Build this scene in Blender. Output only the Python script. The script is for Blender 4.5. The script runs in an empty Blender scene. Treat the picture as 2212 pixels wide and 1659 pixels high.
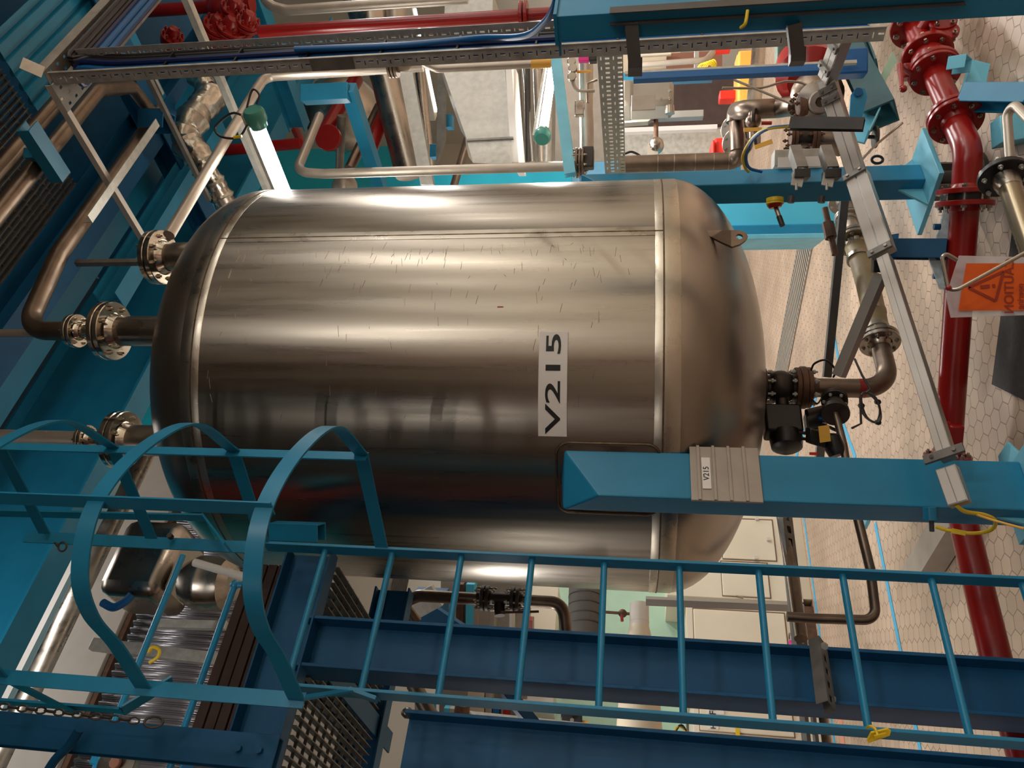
import bpy, math, random
from mathutils import Vector, Matrix
random.seed(7)
scn = bpy.context.scene
COL = scn.collection
V = Vector
PI = math.pi
# ------------------------------------------------------------------ camera (photo taken in portrait, stored on its side)
FPX = 1700.0; TH = math.radians(9.0); RHO = math.radians(.71); CAM = V((0, 0, 1.6))
_R = V((1, 0, 0)); _U = V((0, -math.sin(TH), math.cos(TH))); _F = V((0, math.cos(TH), math.sin(TH)))
IX = math.sin(RHO)*_R - math.cos(RHO)*_U
IY = math.cos(RHO)*_R + math.sin(RHO)*_U
cd = bpy.data.cameras.new('camera'); cam = bpy.data.objects.new('camera', cd); COL.objects.link(cam)
cd.sensor_fit = 'HORIZONTAL'; cd.sensor_width = 36; cd.lens = 36*FPX/2212; cd.clip_start = .05; cd.clip_end = 200
m = Matrix((IX, IY, -_F)).transposed().to_4x4(); m.translation = CAM; cam.matrix_world = m
scn.camera = cam
# ------------------------------------------------------------------ world, lights, exposure
w = bpy.data.worlds.new('world'); scn.world = w; w.use_nodes = True
w.node_tree.nodes['Background'].inputs[0].default_value = (.95, .97, 1.0, 1)
w.node_tree.nodes['Background'].inputs[1].default_value = .13
scn.view_settings.view_transform = 'Standard'; scn.view_settings.look = 'None'
scn.view_settings.exposure = 0.0; scn.view_settings.gamma = 1; scn.view_settings.use_curve_mapping = False
def area(name, loc, sx, sy, power, rot=(0, 0, 0), col=(1, .965, .93)):
    l = bpy.data.lights.new(name, 'AREA'); l.shape = 'RECTANGLE'; l.size = sx; l.size_y = sy; l.energy = power; l.color = col
    o = bpy.data.objects.new(name, l); COL.objects.link(o); o.location = loc; o.rotation_euler = rot; return o
AZ = math.radians(39.5)
DA = V((math.cos(AZ), math.sin(AZ), 0)); DB = V((-math.sin(AZ), math.cos(AZ), 0)); DZ = V((0, 0, 1))   # the building's two axes
ab0 = lambda a, b: DA*a+DB*b
LAMPS = [  # a, b (along the two building axes), z, length, width, power  : strip lights added to light the hall and the tank's reflections
    (.8, -3.4, 4.8, 1.5, .16, 55), (2.6, -6.9, 4.8, 1.5, .16, 80), (.2, -6.9, 4.8, 1.5, .16, 75), (-2.4, -6.9, 4.8, 1.5, .16, 120), (-6.6, -3.5, 4.8, 1.5, .16, 60), (-4.2, -1.5, 4.8, 1.5, .16, 14), (5.6, -3.4, 4.6, 1.5, .16, 75), (7.5, -6.9, 4.8, 1.5, .16, 120), (10.8, -6.9, 4.8, 1.5, .16, 120), (4.8, -6.6, 4.8, 1.5, .16, 75),
    (8.5, 1.5, 4.4, 1.5, .16, 150), (9.5, 5.0, 4.4, 1.5, .16, 150), (5.6, 6.2, 4.5, 1.5, .16, 120), (1.0, 5.6, 2.65, 1.2, .16, 32), (-1.6, 5.8, 2.65, 1.5, .16, 34), (11.5, -2.5, 4.4, 1.5, .16, 150), (8.0, -3.0, 5.2, 1.5, .16, 120),
    (3.4, 6.0, 9.4, 1.5, .16, 40)]
LAMPS = [(*(DA*a+DB*b).xy, z, L, W, p) for a, b, z, L, W, p in LAMPS]
for i, (x, y, z, L, W, p) in enumerate(LAMPS):
    area('hall_fill_light', (x, y, z-.07), L, W, p, (0, 0, AZ+PI/2))
for a, b in ((2.2, 4.9),):   # fill light added under the roof to brighten the cyan wall
    q = DA*a+DB*b; lo_ = area('wall_fill_light', (q.x, q.y, 9.0), 1.6, .3, 50)
    lo_.rotation_euler = (DB*3.2-DZ*1.6).to_track_quat('-Z', 'Y').to_euler()
q = ab0(-.2, 2.5); lo_ = area('girder_washer_light', (q.x, q.y, 5.0), 1.4, .2, 42); lo_.rotation_euler = (DB*1.5+DZ*.75).to_track_quat('-Z', 'Y').to_euler()
# ------------------------------------------------------------------ projection helpers (photo pixel -> point of the place)
def ray(px, py): return _F + (px-1106)/FPX*IX + (829.5-py)/FPX*IY
def at(px, py, y): d = ray(px, py); return CAM + d*(y/d.y)
def hz(px, py, z): d = ray(px, py); return CAM + d*((z-CAM.z)/d.z)
def zat(x, y, px):
    k = (px-1106)/FPX; a = V((x, y, 0)); return (k*a.dot(_F)-a.dot(IX))/(IX.z-k*_F.z)+CAM.z
def onplane(px, py, p, n):
    d = ray(px, py); return CAM + d*((p-CAM).dot(n)/d.dot(n))
TC = V((0, 4.0, 0)); TR = 1.0
def tank_hit(px, py, R=TR):
    d = ray(px, py); o = CAM-TC; a = d.x**2+d.y**2; b = o.x*d.x+o.y*d.y; c = o.x**2+o.y**2-R*R
    t = (-b-math.sqrt(max(0, b*b-a*c)))/a; return CAM+d*t
# ------------------------------------------------------------------ materials
def lin(c): return tuple(((x/255)/12.92 if x/255 <= .04045 else ((x/255+.055)/1.055)**2.4) for x in c)
MATS = {}
def mat(name, rgb, rough=.5, metal=0, emit=0, noise=.0, nscale=8, bump=0, stretch=None, spec=None, rvar=0, alpha=1, trans=0, aniso=0, lo=None):
    m = bpy.data.materials.new(name); m.use_nodes = True; nt = m.node_tree; b = nt.nodes['Principled BSDF']
    c = lin(rgb)
    b.inputs['Base Color'].default_value = (*c, 1); b.inputs['Roughness'].default_value = rough; b.inputs['Metallic'].default_value = metal
    if spec is not None: b.inputs['Specular IOR Level'].default_value = spec
    if trans: b.inputs['Transmission Weight'].default_value = trans
    if alpha < 1: b.inputs['Alpha'].default_value = alpha
    if emit: b.inputs['Emission Color'].default_value = (*c, 1); b.inputs['Emission Strength'].default_value = emit
    if noise or bump or rvar:
        tc = nt.nodes.new('ShaderNodeTexCoord'); mp = nt.nodes.new('ShaderNodeMapping'); nz = nt.nodes.new('ShaderNodeTexNoise')
        nt.links.new(tc.outputs['Object'], mp.inputs[0]); nt.links.new(mp.outputs[0], nz.inputs['Vector'])
        nz.inputs['Scale'].default_value = nscale; nz.inputs['Detail'].default_value = 6
        if stretch: mp.inputs['Scale'].default_value = stretch
        if noise:
            r = nt.nodes.new('ShaderNodeValToRGB'); nt.links.new(nz.outputs[0], r.inputs[0])
            r.color_ramp.elements[0].position = .3; r.color_ramp.elements[1].position = .7
            lo_ = lin(lo) if lo else tuple(x*(1-noise) for x in c)
            r.color_ramp.elements[0].color = (*lo_, 1); r.color_ramp.elements[1].color = (*[min(1, x*(1+noise*.4)) for x in c], 1)
            nt.links.new(r.outputs[0], b.inputs['Base Color'])
        if rvar:
            mr = nt.nodes.new('ShaderNodeMapRange'); nt.links.new(nz.outputs[0], mr.inputs[0])
            mr.inputs[1].default_value = .3; mr.inputs[2].default_value = .7; mr.inputs[3].default_value = max(.02, rough-rvar); mr.inputs[4].default_value = rough+rvar
            nt.links.new(mr.outputs[0], b.inputs['Roughness'])
        if bump:
            bp = nt.nodes.new('ShaderNodeBump'); bp.inputs['Strength'].default_value = bump; bp.inputs['Distance'].default_value = .004
            nt.links.new(nz.outputs[0], bp.inputs['Height']); nt.links.new(bp.outputs[0], b.inputs['Normal'])
    MATS[name] = m; return m
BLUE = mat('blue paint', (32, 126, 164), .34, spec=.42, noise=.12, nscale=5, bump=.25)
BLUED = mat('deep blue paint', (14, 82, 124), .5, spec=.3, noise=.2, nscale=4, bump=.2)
CYAN = mat('cyan wall paint', (30, 178, 205), .6, noise=.05)
LBLUE = mat('pale blue paint', (110, 190, 212), .45, noise=.15, nscale=6)
RED = mat('red gloss paint', (140, 20, 16), .28, noise=.12, nscale=6, bump=.12)
STAIN = mat('brushed stainless', (168, 158, 146), .3, 1, noise=.15, nscale=6, rvar=.08)
POLISH = mat('machined stainless', (205, 196, 182), .16, 1, noise=.1, nscale=20, rvar=.05)
DPIPE = mat('weathered steel pipe', (128, 112, 98), .38, .9, noise=.3, nscale=9, bump=.15)
IRON = mat('dark cast steel', (70, 62, 56), .45, .7, noise=.3, nscale=14, bump=.4)
RUST = mat('rusty steel', (104, 74, 56), .55, .5, noise=.4, nscale=18, bump=.3)
GALV = mat('galvanised steel', (186, 183, 174), .42, .35, noise=.22, nscale=22, rvar=.08)
GALVD = mat('dull galvanised steel', (124, 120, 113), .5, .4, noise=.25, nscale=16)
PLATEG = mat('light grey plate', (166, 156, 144), .45, .3, noise=.12, nscale=9)
ALU = mat('anodised aluminium', (170, 168, 162), .35, .7, noise=.06)
LID = mat('grey plastic lid', (205, 198, 188), .4, noise=.05)
WHITE = mat('white label', (225, 220, 214), .45)
CREAM = mat('cream cabinet paint', (224, 214, 192), .5, noise=.05, nscale=3)
GREEN = mat('pale green panel', (168, 200, 176), .5, noise=.06)
BLACK = mat('black plastic', (16, 14, 13), .38)
INK = mat('black ink', (12, 10, 10), .5)
DARK = mat('dark steel', (72, 68, 64), .5, .2, noise=.25, nscale=10)
PIPEW = mat('matt steel tube', (176, 164, 150), .42, .6, noise=.12, nscale=8)
YELLOW = mat('yellow plastic', (222, 188, 30), .4)
AMBER = mat('amber sheet', (228, 172, 70), .5, noise=.06)
REDP = mat('red plastic', (222, 40, 22), .45)
PINK = mat('magenta plastic', (226, 40, 140), .4)
BCAB = mat('blue cable', (16, 92, 152), .4)
DCAB = mat('dark blue cable', (14, 34, 84), .4)
BKCAB = mat('black cable', (20, 16, 20), .45)
TEAL = mat('teal lamp cap', (60, 130, 116), .35)
TUBE = mat('fluorescent tube', (255, 250, 240), .3, emit=34)
TUBE2 = mat('fluorescent tube dim', (255, 250, 240), .3, emit=9)
HOSE = mat('tan rubber hose', (150, 132, 96), .5, noise=.25, nscale=10)
BRAID = mat('braided steel hose', (150, 136, 112), .3, .9)
ORANGE = mat('orange card', (222, 92, 18), .5)
ORED = mat('dark red print', (150, 50, 24), .6)
PLAST = mat('clear plastic sleeve', (225, 220, 222), .12, trans=.0, alpha=.42)
WRAP = mat('plastic wrap', (190, 215, 225), .15, alpha=.75, noise=.3, nscale=30, bump=.8)
FOIL = mat('crumpled foil', (190, 184, 172), .2, 1, noise=.2, nscale=30, bump=1)
DUST = mat('black mat', (48, 44, 44), .8, noise=.35, nscale=60)
TAPE = mat('blue floor tape', (70, 170, 212), .5)
SALMON = mat('salmon tape', (222, 150, 122), .6)
RIGHTW = mat('light hall wall', (208, 202, 186), .7, noise=.06, nscale=1)
NEARW = mat('brown hall wall', (98, 78, 68), .7, noise=.1, nscale=1)
CEIL = mat('dark ceiling', (30, 46, 62), .8)
BACKW = mat('hall wall', (178, 170, 156), .7, noise=.1, nscale=1)
CORR = mat('clear corrugated sheet', (150, 146, 150), .22, .5)
BEIGE = mat('beige hopper paint', (205, 190, 165), .5)
MOTOR = mat('grey motor paint', (158, 150, 136), .45, noise=.08)
WOODR = mat('brown panel', (132, 86, 66), .6)
MOTORD = mat('green grey terminal box paint', (84, 104, 90), .5)
GAP = mat('brown door gap', (120, 96, 74), .7)
TEALD = mat('dark teal frame paint', (34, 84, 92), .45, noise=.15)
WOODD = mat('dark brown boards', (66, 48, 42), .7, noise=.25)
LCY = mat('light cyan paint', (70, 178, 208), .5)
BCYAN = mat('bright blue box paint', (20, 140, 215), .5)
DGREY = mat('dark grey fabric duct', (88, 84, 78), .7, noise=.1)
def brushed(name, rgb, rough, aniso, noise, sc, rv=.03):
    m = mat(name, rgb, rough, 1, noise=noise, nscale=sc[3], stretch=sc[:3], rvar=rv); nt = m.node_tree; b = nt.nodes['Principled BSDF']
    tg = nt.nodes.new('ShaderNodeTangent'); tg.direction_type = 'RADIAL'; tg.axis = 'Z'; nt.links.new(tg.outputs[0], b.inputs['Tangent'])
    b.inputs['Anisotropic'].default_value = aniso; b.inputs['Anisotropic Rotation'].default_value = .25; return m
TANKM = brushed('tank stainless', (160, 151, 138), .3, .65, .1, (9, 9, .45, 3), .045)
HEADM = brushed('dished head stainless', (160, 148, 134), .3, .4, .08, (1, 1, 3, 3))
STAIN2 = mat('leg pad stainless', (140, 128, 116), .3, 1, noise=.15, nscale=8, rvar=.08)
BANDM = mat('ground stainless band', (186, 176, 160), .3, 1, noise=.08, nscale=12, rvar=.06)
SEAM = mat('weld bead', (110, 90, 72), .45, .9, noise=.3, nscale=40, bump=.6)
# ------------------------------------------------------------------ mesh builder
ORG = {}
def frame(d, up=None):
    d = d.normalized()
    up = V((0, 0, 1)) if up is None else up
    if abs(d.dot(up.normalized())) > .98: up = V((0, 1, 0)) if abs(d.y) < .9 else V((1, 0, 0))
    s = d.cross(up).normalized(); u = s.cross(d).normalized(); return s, u, d
class MB:
    def __init__(s): s.v = []; s.f = []
    def quad(s, a, b, c, d): n = len(s.v); s.v += [V(a), V(b), V(c), V(d)]; s.f.append((n, n+1, n+2, n+3)); return s
    def box(s, c, a, b, h):
        n = len(s.v); c = V(c)
        for k in (-1, 1):
            for q, r in ((-1, -1), (1, -1), (1, 1), (-1, 1)): s.v.append(c+a*q+b*r+h*k)
        s.f += [(n+3, n+2, n+1, n), (n+4, n+5, n+6, n+7)]+[(n+i, n+(i+1) % 4, n+4+(i+1) % 4, n+4+i) for i in range(4)]; return s
    def bx(s, c, x, y, z, rz=0):
        cs, sn = math.cos(rz), math.sin(rz); return s.box(c, V((cs, sn, 0))*x/2, V((-sn, cs, 0))*y/2, V((0, 0, z/2)))
    def prof(s, p0, p1, poly, up=None, caps=True):
        S, U, D = frame(p1-p0, up); n = len(s.v); k = len(poly)
        for p in (p0, p1): s.v += [p+S*x+U*y for x, y in poly]
        s.f += [(n+i, n+(i+1) % k, n+k+(i+1) % k, n+k+i) for i in range(k)]
        if caps: s.f += [tuple(range(n+k-1, n-1, -1)), tuple(range(n+k, n+2*k))]
        return s
    def beam(s, p0, p1, w, h, up=None): return s.prof(p0, p1, [(-w/2, -h/2), (w/2, -h/2), (w/2, h/2), (-w/2, h/2)], up)
    def tube(s, pts, r, n=14, caps=True):
        pts = [V(p) for p in pts]; N = len(pts); rs = r if isinstance(r, (list, tuple)) else [r]*N
        S, U, D = frame(pts[1]-pts[0]); b = len(s.v)
        for i, p in enumerate(pts):
            d = (pts[min(i+1, N-1)]-pts[max(i-1, 0)]).normalized()
            if d.length == 0: d = D
            S = (S-d*S.dot(d)).normalized(); U = d.cross(S)
            for k in range(n): a = 2*PI*k/n; s.v.append(p+(S*math.cos(a)+U*math.sin(a))*rs[i])
        for i in range(N-1):
            for k in range(n): s.f.append((b+i*n+k, b+i*n+(k+1) % n, b+(i+1)*n+(k+1) % n, b+(i+1)*n+k))
        if caps: s.f += [tuple(range(b+n-1, b-1, -1)), tuple(range(b+(N-1)*n, b+N*n))]
        return s
    def lathe(s, o, ax, prof, n=32, closed=False, a0=0, a1=2*PI, up=None):
        S, U, D = frame(ax, up); o = V(o); b = len(s.v); full = abs(a1-a0-2*PI) < 1e-6; m_ = n if full else n+1; k = len(prof)
        for i in range(m_):
            a = a0+(a1-a0)*i/n
            for r, h in prof: s.v.append(o+D*h+(S*math.cos(a)+U*math.sin(a))*r)
        for i in range(n):
            j = (i+1) % m_
            for q in range(k if closed else k-1):
                q2 = (q+1) % k; s.f.append((b+i*k+q, b+j*k+q, b+j*k+q2, b+i*k+q2))
        return s
    def disc(s, o, ax, r, t, n=32, rin=0, bev=None):   # a solid disc or ring starting at o, running t along ax
        bv = min(t*.12, .004) if bev is None else bev
        if rin: return s.lathe(o, ax, [(rin, 0), (r-bv, 0), (r, bv), (r, t-bv), (r-bv, t), (rin, t)], n, closed=True)
        return s.lathe(o, ax, [(0.0005, 0), (r-bv, 0), (r, bv), (r, t-bv), (r-bv, t), (0.0005, t)], n)
    def prism(s, pts, t):
        n = len(s.v); k = len(pts); s.v += [V(p) for p in pts]+[V(p)+t for p in pts]
        s.f += [tuple(range(n+k-1, n-1, -1)), tuple(range(n+k, n+2*k))]+[(n+i, n+(i+1) % k, n+k+(i+1) % k, n+k+i) for i in range(k)]; return s
    def sphere(s, c, r, n=14, sq=(1, 1, 1)):
        b = len(s.v); c = V(c)
        for i in range(n//2+1):
            t = PI*i/(n//2)
            for k in range(n): a = 2*PI*k/n; s.v.append(c+V((math.sin(t)*math.cos(a)*sq[0], math.sin(t)*math.sin(a)*sq[1], math.cos(t)*sq[2]))*r)
        for i in range(n//2):
            for k in range(n): s.f.append((b+i*n+k, b+i*n+(k+1) % n, b+(i+1)*n+(k+1) % n, b+(i+1)*n+k))
        return s
    def build(s, name, material, parent=None, flat=False, bevel=0, ang=35, solid=0):
        me = bpy.data.meshes.new(name)
        if parent is not None: og = ORG[parent.name]
        else:
            xs = [p.x for p in s.v]; ys = [p.y for p in s.v]; og = V(((min(xs)+max(xs))/2, (min(ys)+max(ys))/2, min(p.z for p in s.v)))
        me.from_pydata([p-og for p in s.v], [], s.f); me.validate(); me.update()
        if not flat:
            me.polygons.foreach_set('use_smooth', [True]*len(me.polygons)); me.set_sharp_from_angle(angle=math.radians(ang))
        me.materials.append(material)
        o = bpy.data.objects.new(name, me); COL.objects.link(o)
        if parent is None: o.location = og
        else: o.parent = parent
        ORG[o.name] = og
        if bevel:
            b = o.modifiers.new('bevel', 'BEVEL'); b.width = bevel; b.segments = 2; b.limit_method = 'ANGLE'
        if solid:
            b = o.modifiers.new('solid', 'SOLIDIFY'); b.thickness = solid; b.offset = 0
        return o
def thing(name, label, cat, loc, group=None):
    o = bpy.data.objects.new(name, None); COL.objects.link(o); o.location = loc; o['label'] = label; o['category'] = cat
    o.empty_display_size = .05
    if group: o['group'] = group
    ORG[o.name] = V(loc); return o
def tag(o, label, cat, group=None, kind=None):
    o['label'] = label; o['category'] = cat
    if group: o['group'] = group
    if kind: o['kind'] = kind
    return o
def struct(o): o['kind'] = 'structure'; return o
def fillet(pts, R, n=8):
    pts = [V(p) for p in pts]; out = [pts[0]]
    for i in range(1, len(pts)-1):
        a, b, c = pts[i-1], pts[i], pts[i+1]; d1 = (a-b); d2 = (c-b); l = min(d1.length, d2.length)
        d1.normalize(); d2.normalize(); al = d1.angle(d2); t = min(R/math.tan(al/2), l*.49) if al < PI-.01 else 0
        if t <= 0: out.append(b); continue
        r = t*math.tan(al/2); cc = b+(d1+d2).normalized()*(r/math.sin(al/2)); p1 = b+d1*t; p2 = b+d2*t
        v1 = p1-cc; v2 = p2-cc; om = v1.angle(v2)
        for k in range(n+1):
            q = k/n; out.append(cc+(v1*math.sin((1-q)*om)+v2*math.sin(q*om))/math.sin(om))
    out.append(pts[-1]); return out
def spline(pts, n=8):
    P = [V(p) for p in pts]; P = [P[0]*2-P[1]]+P+[P[-1]*2-P[-2]]; out = []
    for i in range(1, len(P)-2):
        for k in range(n):
            t = k/n; out.append(.5*((2*P[i])+(-P[i-1]+P[i+1])*t+(2*P[i-1]-5*P[i]+4*P[i+1]-P[i+2])*t*t+(-P[i-1]+3*P[i]-3*P[i+1]+P[i+2])*t**3))
    out.append(P[-2]); return out
def isec(W, H, tf=.012, tw=.008):
    a, b = W/2, H/2; return [(-a, -b), (a, -b), (a, -b+tf), (tw/2, -b+tf), (tw/2, b-tf), (a, b-tf), (a, b), (-a, b), (-a, b-tf), (-tw/2, b-tf), (-tw/2, -b+tf), (-a, -b+tf)]
def csec(W, H, t=.006): a, b = W/2, H/2; return [(-a, -b), (a, -b), (a, -b+t), (-a+t, -b+t), (-a+t, b-t), (a, b-t), (a, b), (-a, b)]
def lsec(W, H, t=.006): return [(0, 0), (W, 0), (W, t), (t, t), (t, H), (0, H)]
def hexnut(mb, o, ax, r, t):
    S, U, D = frame(ax); mb.prism([V(o)+(S*math.cos(PI*k/3)+U*math.sin(PI*k/3))*r for k in range(6)], D*t); return mb
def bolts(parent, o, ax, rad, nb, br, t0, t1, material, ph=0, name='bolt'):
    """each bolt with its two nuts, through a flange pair that spans t0..t1 on the axis"""
    S, U, D = frame(ax); first = None
    for k in range(nb):
        a = ph+2*PI*(k+.5)/nb; c = V(o)+(S*math.cos(a)+U*math.sin(a))*rad
        if first is None:
            mb = MB(); hexnut(mb, c+D*(t0-br*.9), ax, br, br*.9); hexnut(mb, c+D*t1, ax, br, br*.9); mb.tube([c+D*(t0-br*1.6), c+D*(t1+br*1.9)], br*.5, 8)
            first = mb.build(name, material, parent); c0 = c
        else:
            b = first.copy(); COL.objects.link(b); b.parent = parent; b.location = c-c0; ORG[b.name] = ORG[parent.name]
def flange_pair(parent, o, ax, r, t, rin, nb, br, mflange, mbolt, hub=None, gap=.004, name='flange'):
    """two flanges with a gasket gap; o = middle of the joint"""
    D = ax.normalized(); hub = hub or rin*1.3
    MB().disc(V(o)+D*gap/2, D, r, t, 40, rin*.9).lathe(V(o)+D*(gap/2+t), D, [(hub, -.001), (hub*.95, t*.4), (rin, t*1.1)], 32).build(name, mflange, parent)
    MB().disc(V(o)-D*gap/2, -D, r, t, 40, rin*.9).lathe(V(o)-D*(gap/2+t), -D, [(hub, -.001), (hub*.95, t*.4), (rin, t*1.1)], 32).build(name, mflange, parent)
    MB().disc(V(o)-D*gap/2, D, r*.8, gap, 32, rin*.9, 0).build('gasket', BLACK, parent)
    bolts(parent, o, D, r*.8, nb, br, -t-gap/2, t+gap/2, mbolt)
def text_mesh(txt, size, align='CENTER'):
    cu = bpy.data.curves.new('t', 'FONT'); cu.body = txt; cu.size = size; cu.align_x = align; cu.align_y = 'CENTER'; cu.resolution_u = 4; cu.offset = .012*size
    o = bpy.data.objects.new('t', cu); COL.objects.link(o); bpy.context.view_layer.update()
    me = bpy.data.meshes.new_from_object(o.evaluated_get(bpy.context.evaluated_depsgraph_get()))
    vs = [v.co.copy() for v in me.vertices]; fs = [tuple(p.vertices) for p in me.polygons]
    bpy.data.objects.remove(o); bpy.data.curves.remove(cu); bpy.data.meshes.remove(me); return vs, fs
def islands(vs, fs):
    par = list(range(len(vs)))
    def find(a):
        while par[a] != a: par[a] = par[par[a]]; a = par[a]
        return a
    for f in fs:
        for k in f[1:]: par[find(k)] = find(f[0])
    g = {}
    for f in fs: g.setdefault(find(f[0]), []).append(f)
    for fl in g.values():
        ids = sorted({k for f in fl for k in f}); mp = {a: b for b, a in enumerate(ids)}
        yield [vs[a] for a in ids], [tuple(mp[k] for k in f) for f in fl]
def text_on(parent, txt, size, fn, material, name='letter'):
    vs, fs = text_mesh(txt, size); o = None
    for v_, f_ in islands(vs, fs):
        mb = MB(); mb.v = [fn(v.x, v.y) for v in v_]; mb.f = f_; o = mb.build(name, material, parent, flat=True)
    return o
def perf(mb, o, u, v, nu, nv, hole):
    """sheet in the plane u,v (full extents) of nu x nv cells, hole(i,j) gives (x0,x1,y0,y1) in 0..1 of the cell, or None"""
    du = u/nu; dv = v/nv
    for i in range(nu):
        for j in range(nv):
            c = o+du*i+dv*j; h = hole(i, j)
            if not h: mb.quad(c, c+du, c+du+dv, c+dv); continue
            x0, x1, y0, y1 = h; n = len(mb.v)
            mb.v += [c, c+du, c+du+dv, c+dv, c+du*x0+dv*y0, c+du*x1+dv*y0, c+du*x1+dv*y1, c+du*x0+dv*y1]
            mb.f += [(n, n+1, n+5, n+4), (n+1, n+2, n+6, n+5), (n+2, n+3, n+7, n+6), (n+3, n, n+4, n+7)]
    return mb
def vline(px, py, Y): p = at(px, py, Y); return V((p.x, p.y, 0))
def vz(b, px): return V((b.x, b.y, zat(b.x, b.y, px)))
#SECTION1
# ------------------------------------------------------------------ hall shell
def floor_material():
    m = bpy.data.materials.new('hexagonal floor tiles'); m.use_nodes = True; nt = m.node_tree; N = nt.nodes.new; L = nt.links.new
    b = nt.nodes['Principled BSDF']; tc = N('ShaderNodeTexCoord'); mp = N('ShaderNodeMapping'); L(tc.outputs['Object'], mp.inputs[0])
    mp.inputs['Rotation'].default_value = (0, 0, -AZ-.17); s = 1/.092; mp.inputs['Scale'].default_value = (s, s, 0)
    def vm(op, a, bb=None):
        n = N('ShaderNodeVectorMath'); n.operation = op
        for i, x in enumerate((a, bb)):
            if x is None: continue
            if isinstance(x, tuple): n.inputs[i].default_value = x
            else: L(x, n.inputs[i])
        return n
    def mm(op, a, bb=None):
        n = N('ShaderNodeMath'); n.operation = op
        for i, x in enumerate((a, bb)):
            if x is None: continue
            if isinstance(x, (int, float)): n.inputs[i].default_value = x
            else: L(x, n.inputs[i])
        return n.outputs[0]
    r = (1, 1.7320508, 1); h = (.5, .8660254, 0)
    off = vm('ADD', mp.outputs[0], (500.0, 500*1.7320508, .5)).outputs[0]
    a = vm('SUBTRACT', vm('MODULO', off, r).outputs[0], h).outputs[0]
    bb = vm('SUBTRACT', vm('MODULO', vm('SUBTRACT', off, h).outputs[0], r).outputs[0], h).outputs[0]
    a = vm('MULTIPLY', a, (1, 1, 0)).outputs[0]; bb = vm('MULTIPLY', bb, (1, 1, 0)).outputs[0]
    la = vm('LENGTH', a).outputs['Value']; lb = vm('LENGTH', bb).outputs['Value']
    mx = N('ShaderNodeMix'); mx.data_type = 'VECTOR'; L(mm('LESS_THAN', lb, la), mx.inputs[0]); L(a, mx.inputs[4]); L(bb, mx.inputs[5])
    g = mx.outputs[1]; ab = vm('ABSOLUTE', g).outputs[0]
    d1 = vm('DOT_PRODUCT', ab, (.5, .8660254, 0)).outputs['Value']; sx = N('ShaderNodeSeparateXYZ'); L(ab, sx.inputs[0])
    e = mm('SUBTRACT', .5, mm('MAXIMUM', d1, sx.outputs[0]))
    mr = N('ShaderNodeMapRange'); L(e, mr.inputs[0]); mr.inputs[1].default_value = .012; mr.inputs[2].default_value = .035
    idv = vm('SUBTRACT', off, g).outputs[0]; wn = N('ShaderNodeTexWhiteNoise'); L(vm('SNAP', idv, (.25, .25, .25)).outputs[0], wn.inputs[0])
    nz = N('ShaderNodeTexNoise'); L(tc.outputs['Object'], nz.inputs['Vector']); nz.inputs['Scale'].default_value = 1.3; nz.inputs['Detail'].default_value = 5
    cr = N('ShaderNodeValToRGB'); L(nz.outputs[0], cr.inputs[0]); cr.color_ramp.elements[0].color = (*lin((176, 152, 130)), 1); cr.color_ramp.elements[0].position = .35
    cr.color_ramp.elements[1].color = (*lin((202, 176, 152)), 1); cr.color_ramp.elements[1].position = .65
    hv = N('ShaderNodeHueSaturation'); L(cr.outputs[0], hv.inputs['Color']); vr = N('ShaderNodeMapRange'); L(wn.outputs[0], vr.inputs[0]); vr.inputs[3].default_value = .9; vr.inputs[4].default_value = 1.05; L(vr.outputs[0], hv.inputs['Value'])
    mc = N('ShaderNodeMix'); mc.data_type = 'RGBA'; L(mr.outputs[0], mc.inputs[0]); mc.inputs[6].default_value = (*lin((128, 102, 86)), 1); L(hv.outputs[0], mc.inputs[7])
    L(mc.outputs[2], b.inputs['Base Color']); b.inputs['Roughness'].default_value = .38
    bp = N('ShaderNodeBump'); bp.inputs['Strength'].default_value = .4; bp.inputs['Distance'].default_value = .003; L(mr.outputs[0], bp.inputs['Height']); L(bp.outputs[0], b.inputs['Normal'])
    return m
def slab(name, c, sx, sy, sz, material): return struct(MB().bx(c, sx, sy, sz, AZ).build(name, material, flat=True))
MID = V((0, 3, 0))
def ab(a, b, z=0): return DA*a+DB*b+V((0, 0, z))
# the hall: a runs from -8 to 13, b from -8 to 8.5
slab('floor', ab(2.5, .25, -.1), 21, 17, .2, floor_material())
slab('ceiling', ab(2.5, .25, 10.6), 21, 17, .2, CEIL)
slab('wall_left', ab(2.5, 8.6, 2.75), 21, .2, 5.5, BACKW)
slab('wall_left_upper', ab(2.5, 8.6, 8.0), 21, .2, 5.0, CYAN)
slab('wall_right', ab(2.5, -8.1, 5.25), 21, .2, 10.5, RIGHTW)
slab('wall_far', ab(13.1, .25, 5.25), .2, 17, 10.5, BACKW)
slab('wall_near', ab(-8.1, .25, 5.25), .2, 17, 10.5, NEARW)
for i, (x, y, z, L, W, p) in enumerate(LAMPS):  # housings and tubes for the added hall lights
    t = thing('added_strip_light', 'grey strip light added to light the hall', 'lamp', (x, y, z), 'strip lights added to light the hall')
    MB().bx((x, y, z), L+.06, .2, .09, AZ+PI/2).build('housing', LID, t, bevel=.01)
    MB().tube([V((x, y, z-.055))+DB*(-L/2+.05), V((x, y, z-.055))+DB*(L/2-.05)], .015, 10).build('tube', TUBE2, t)
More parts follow.
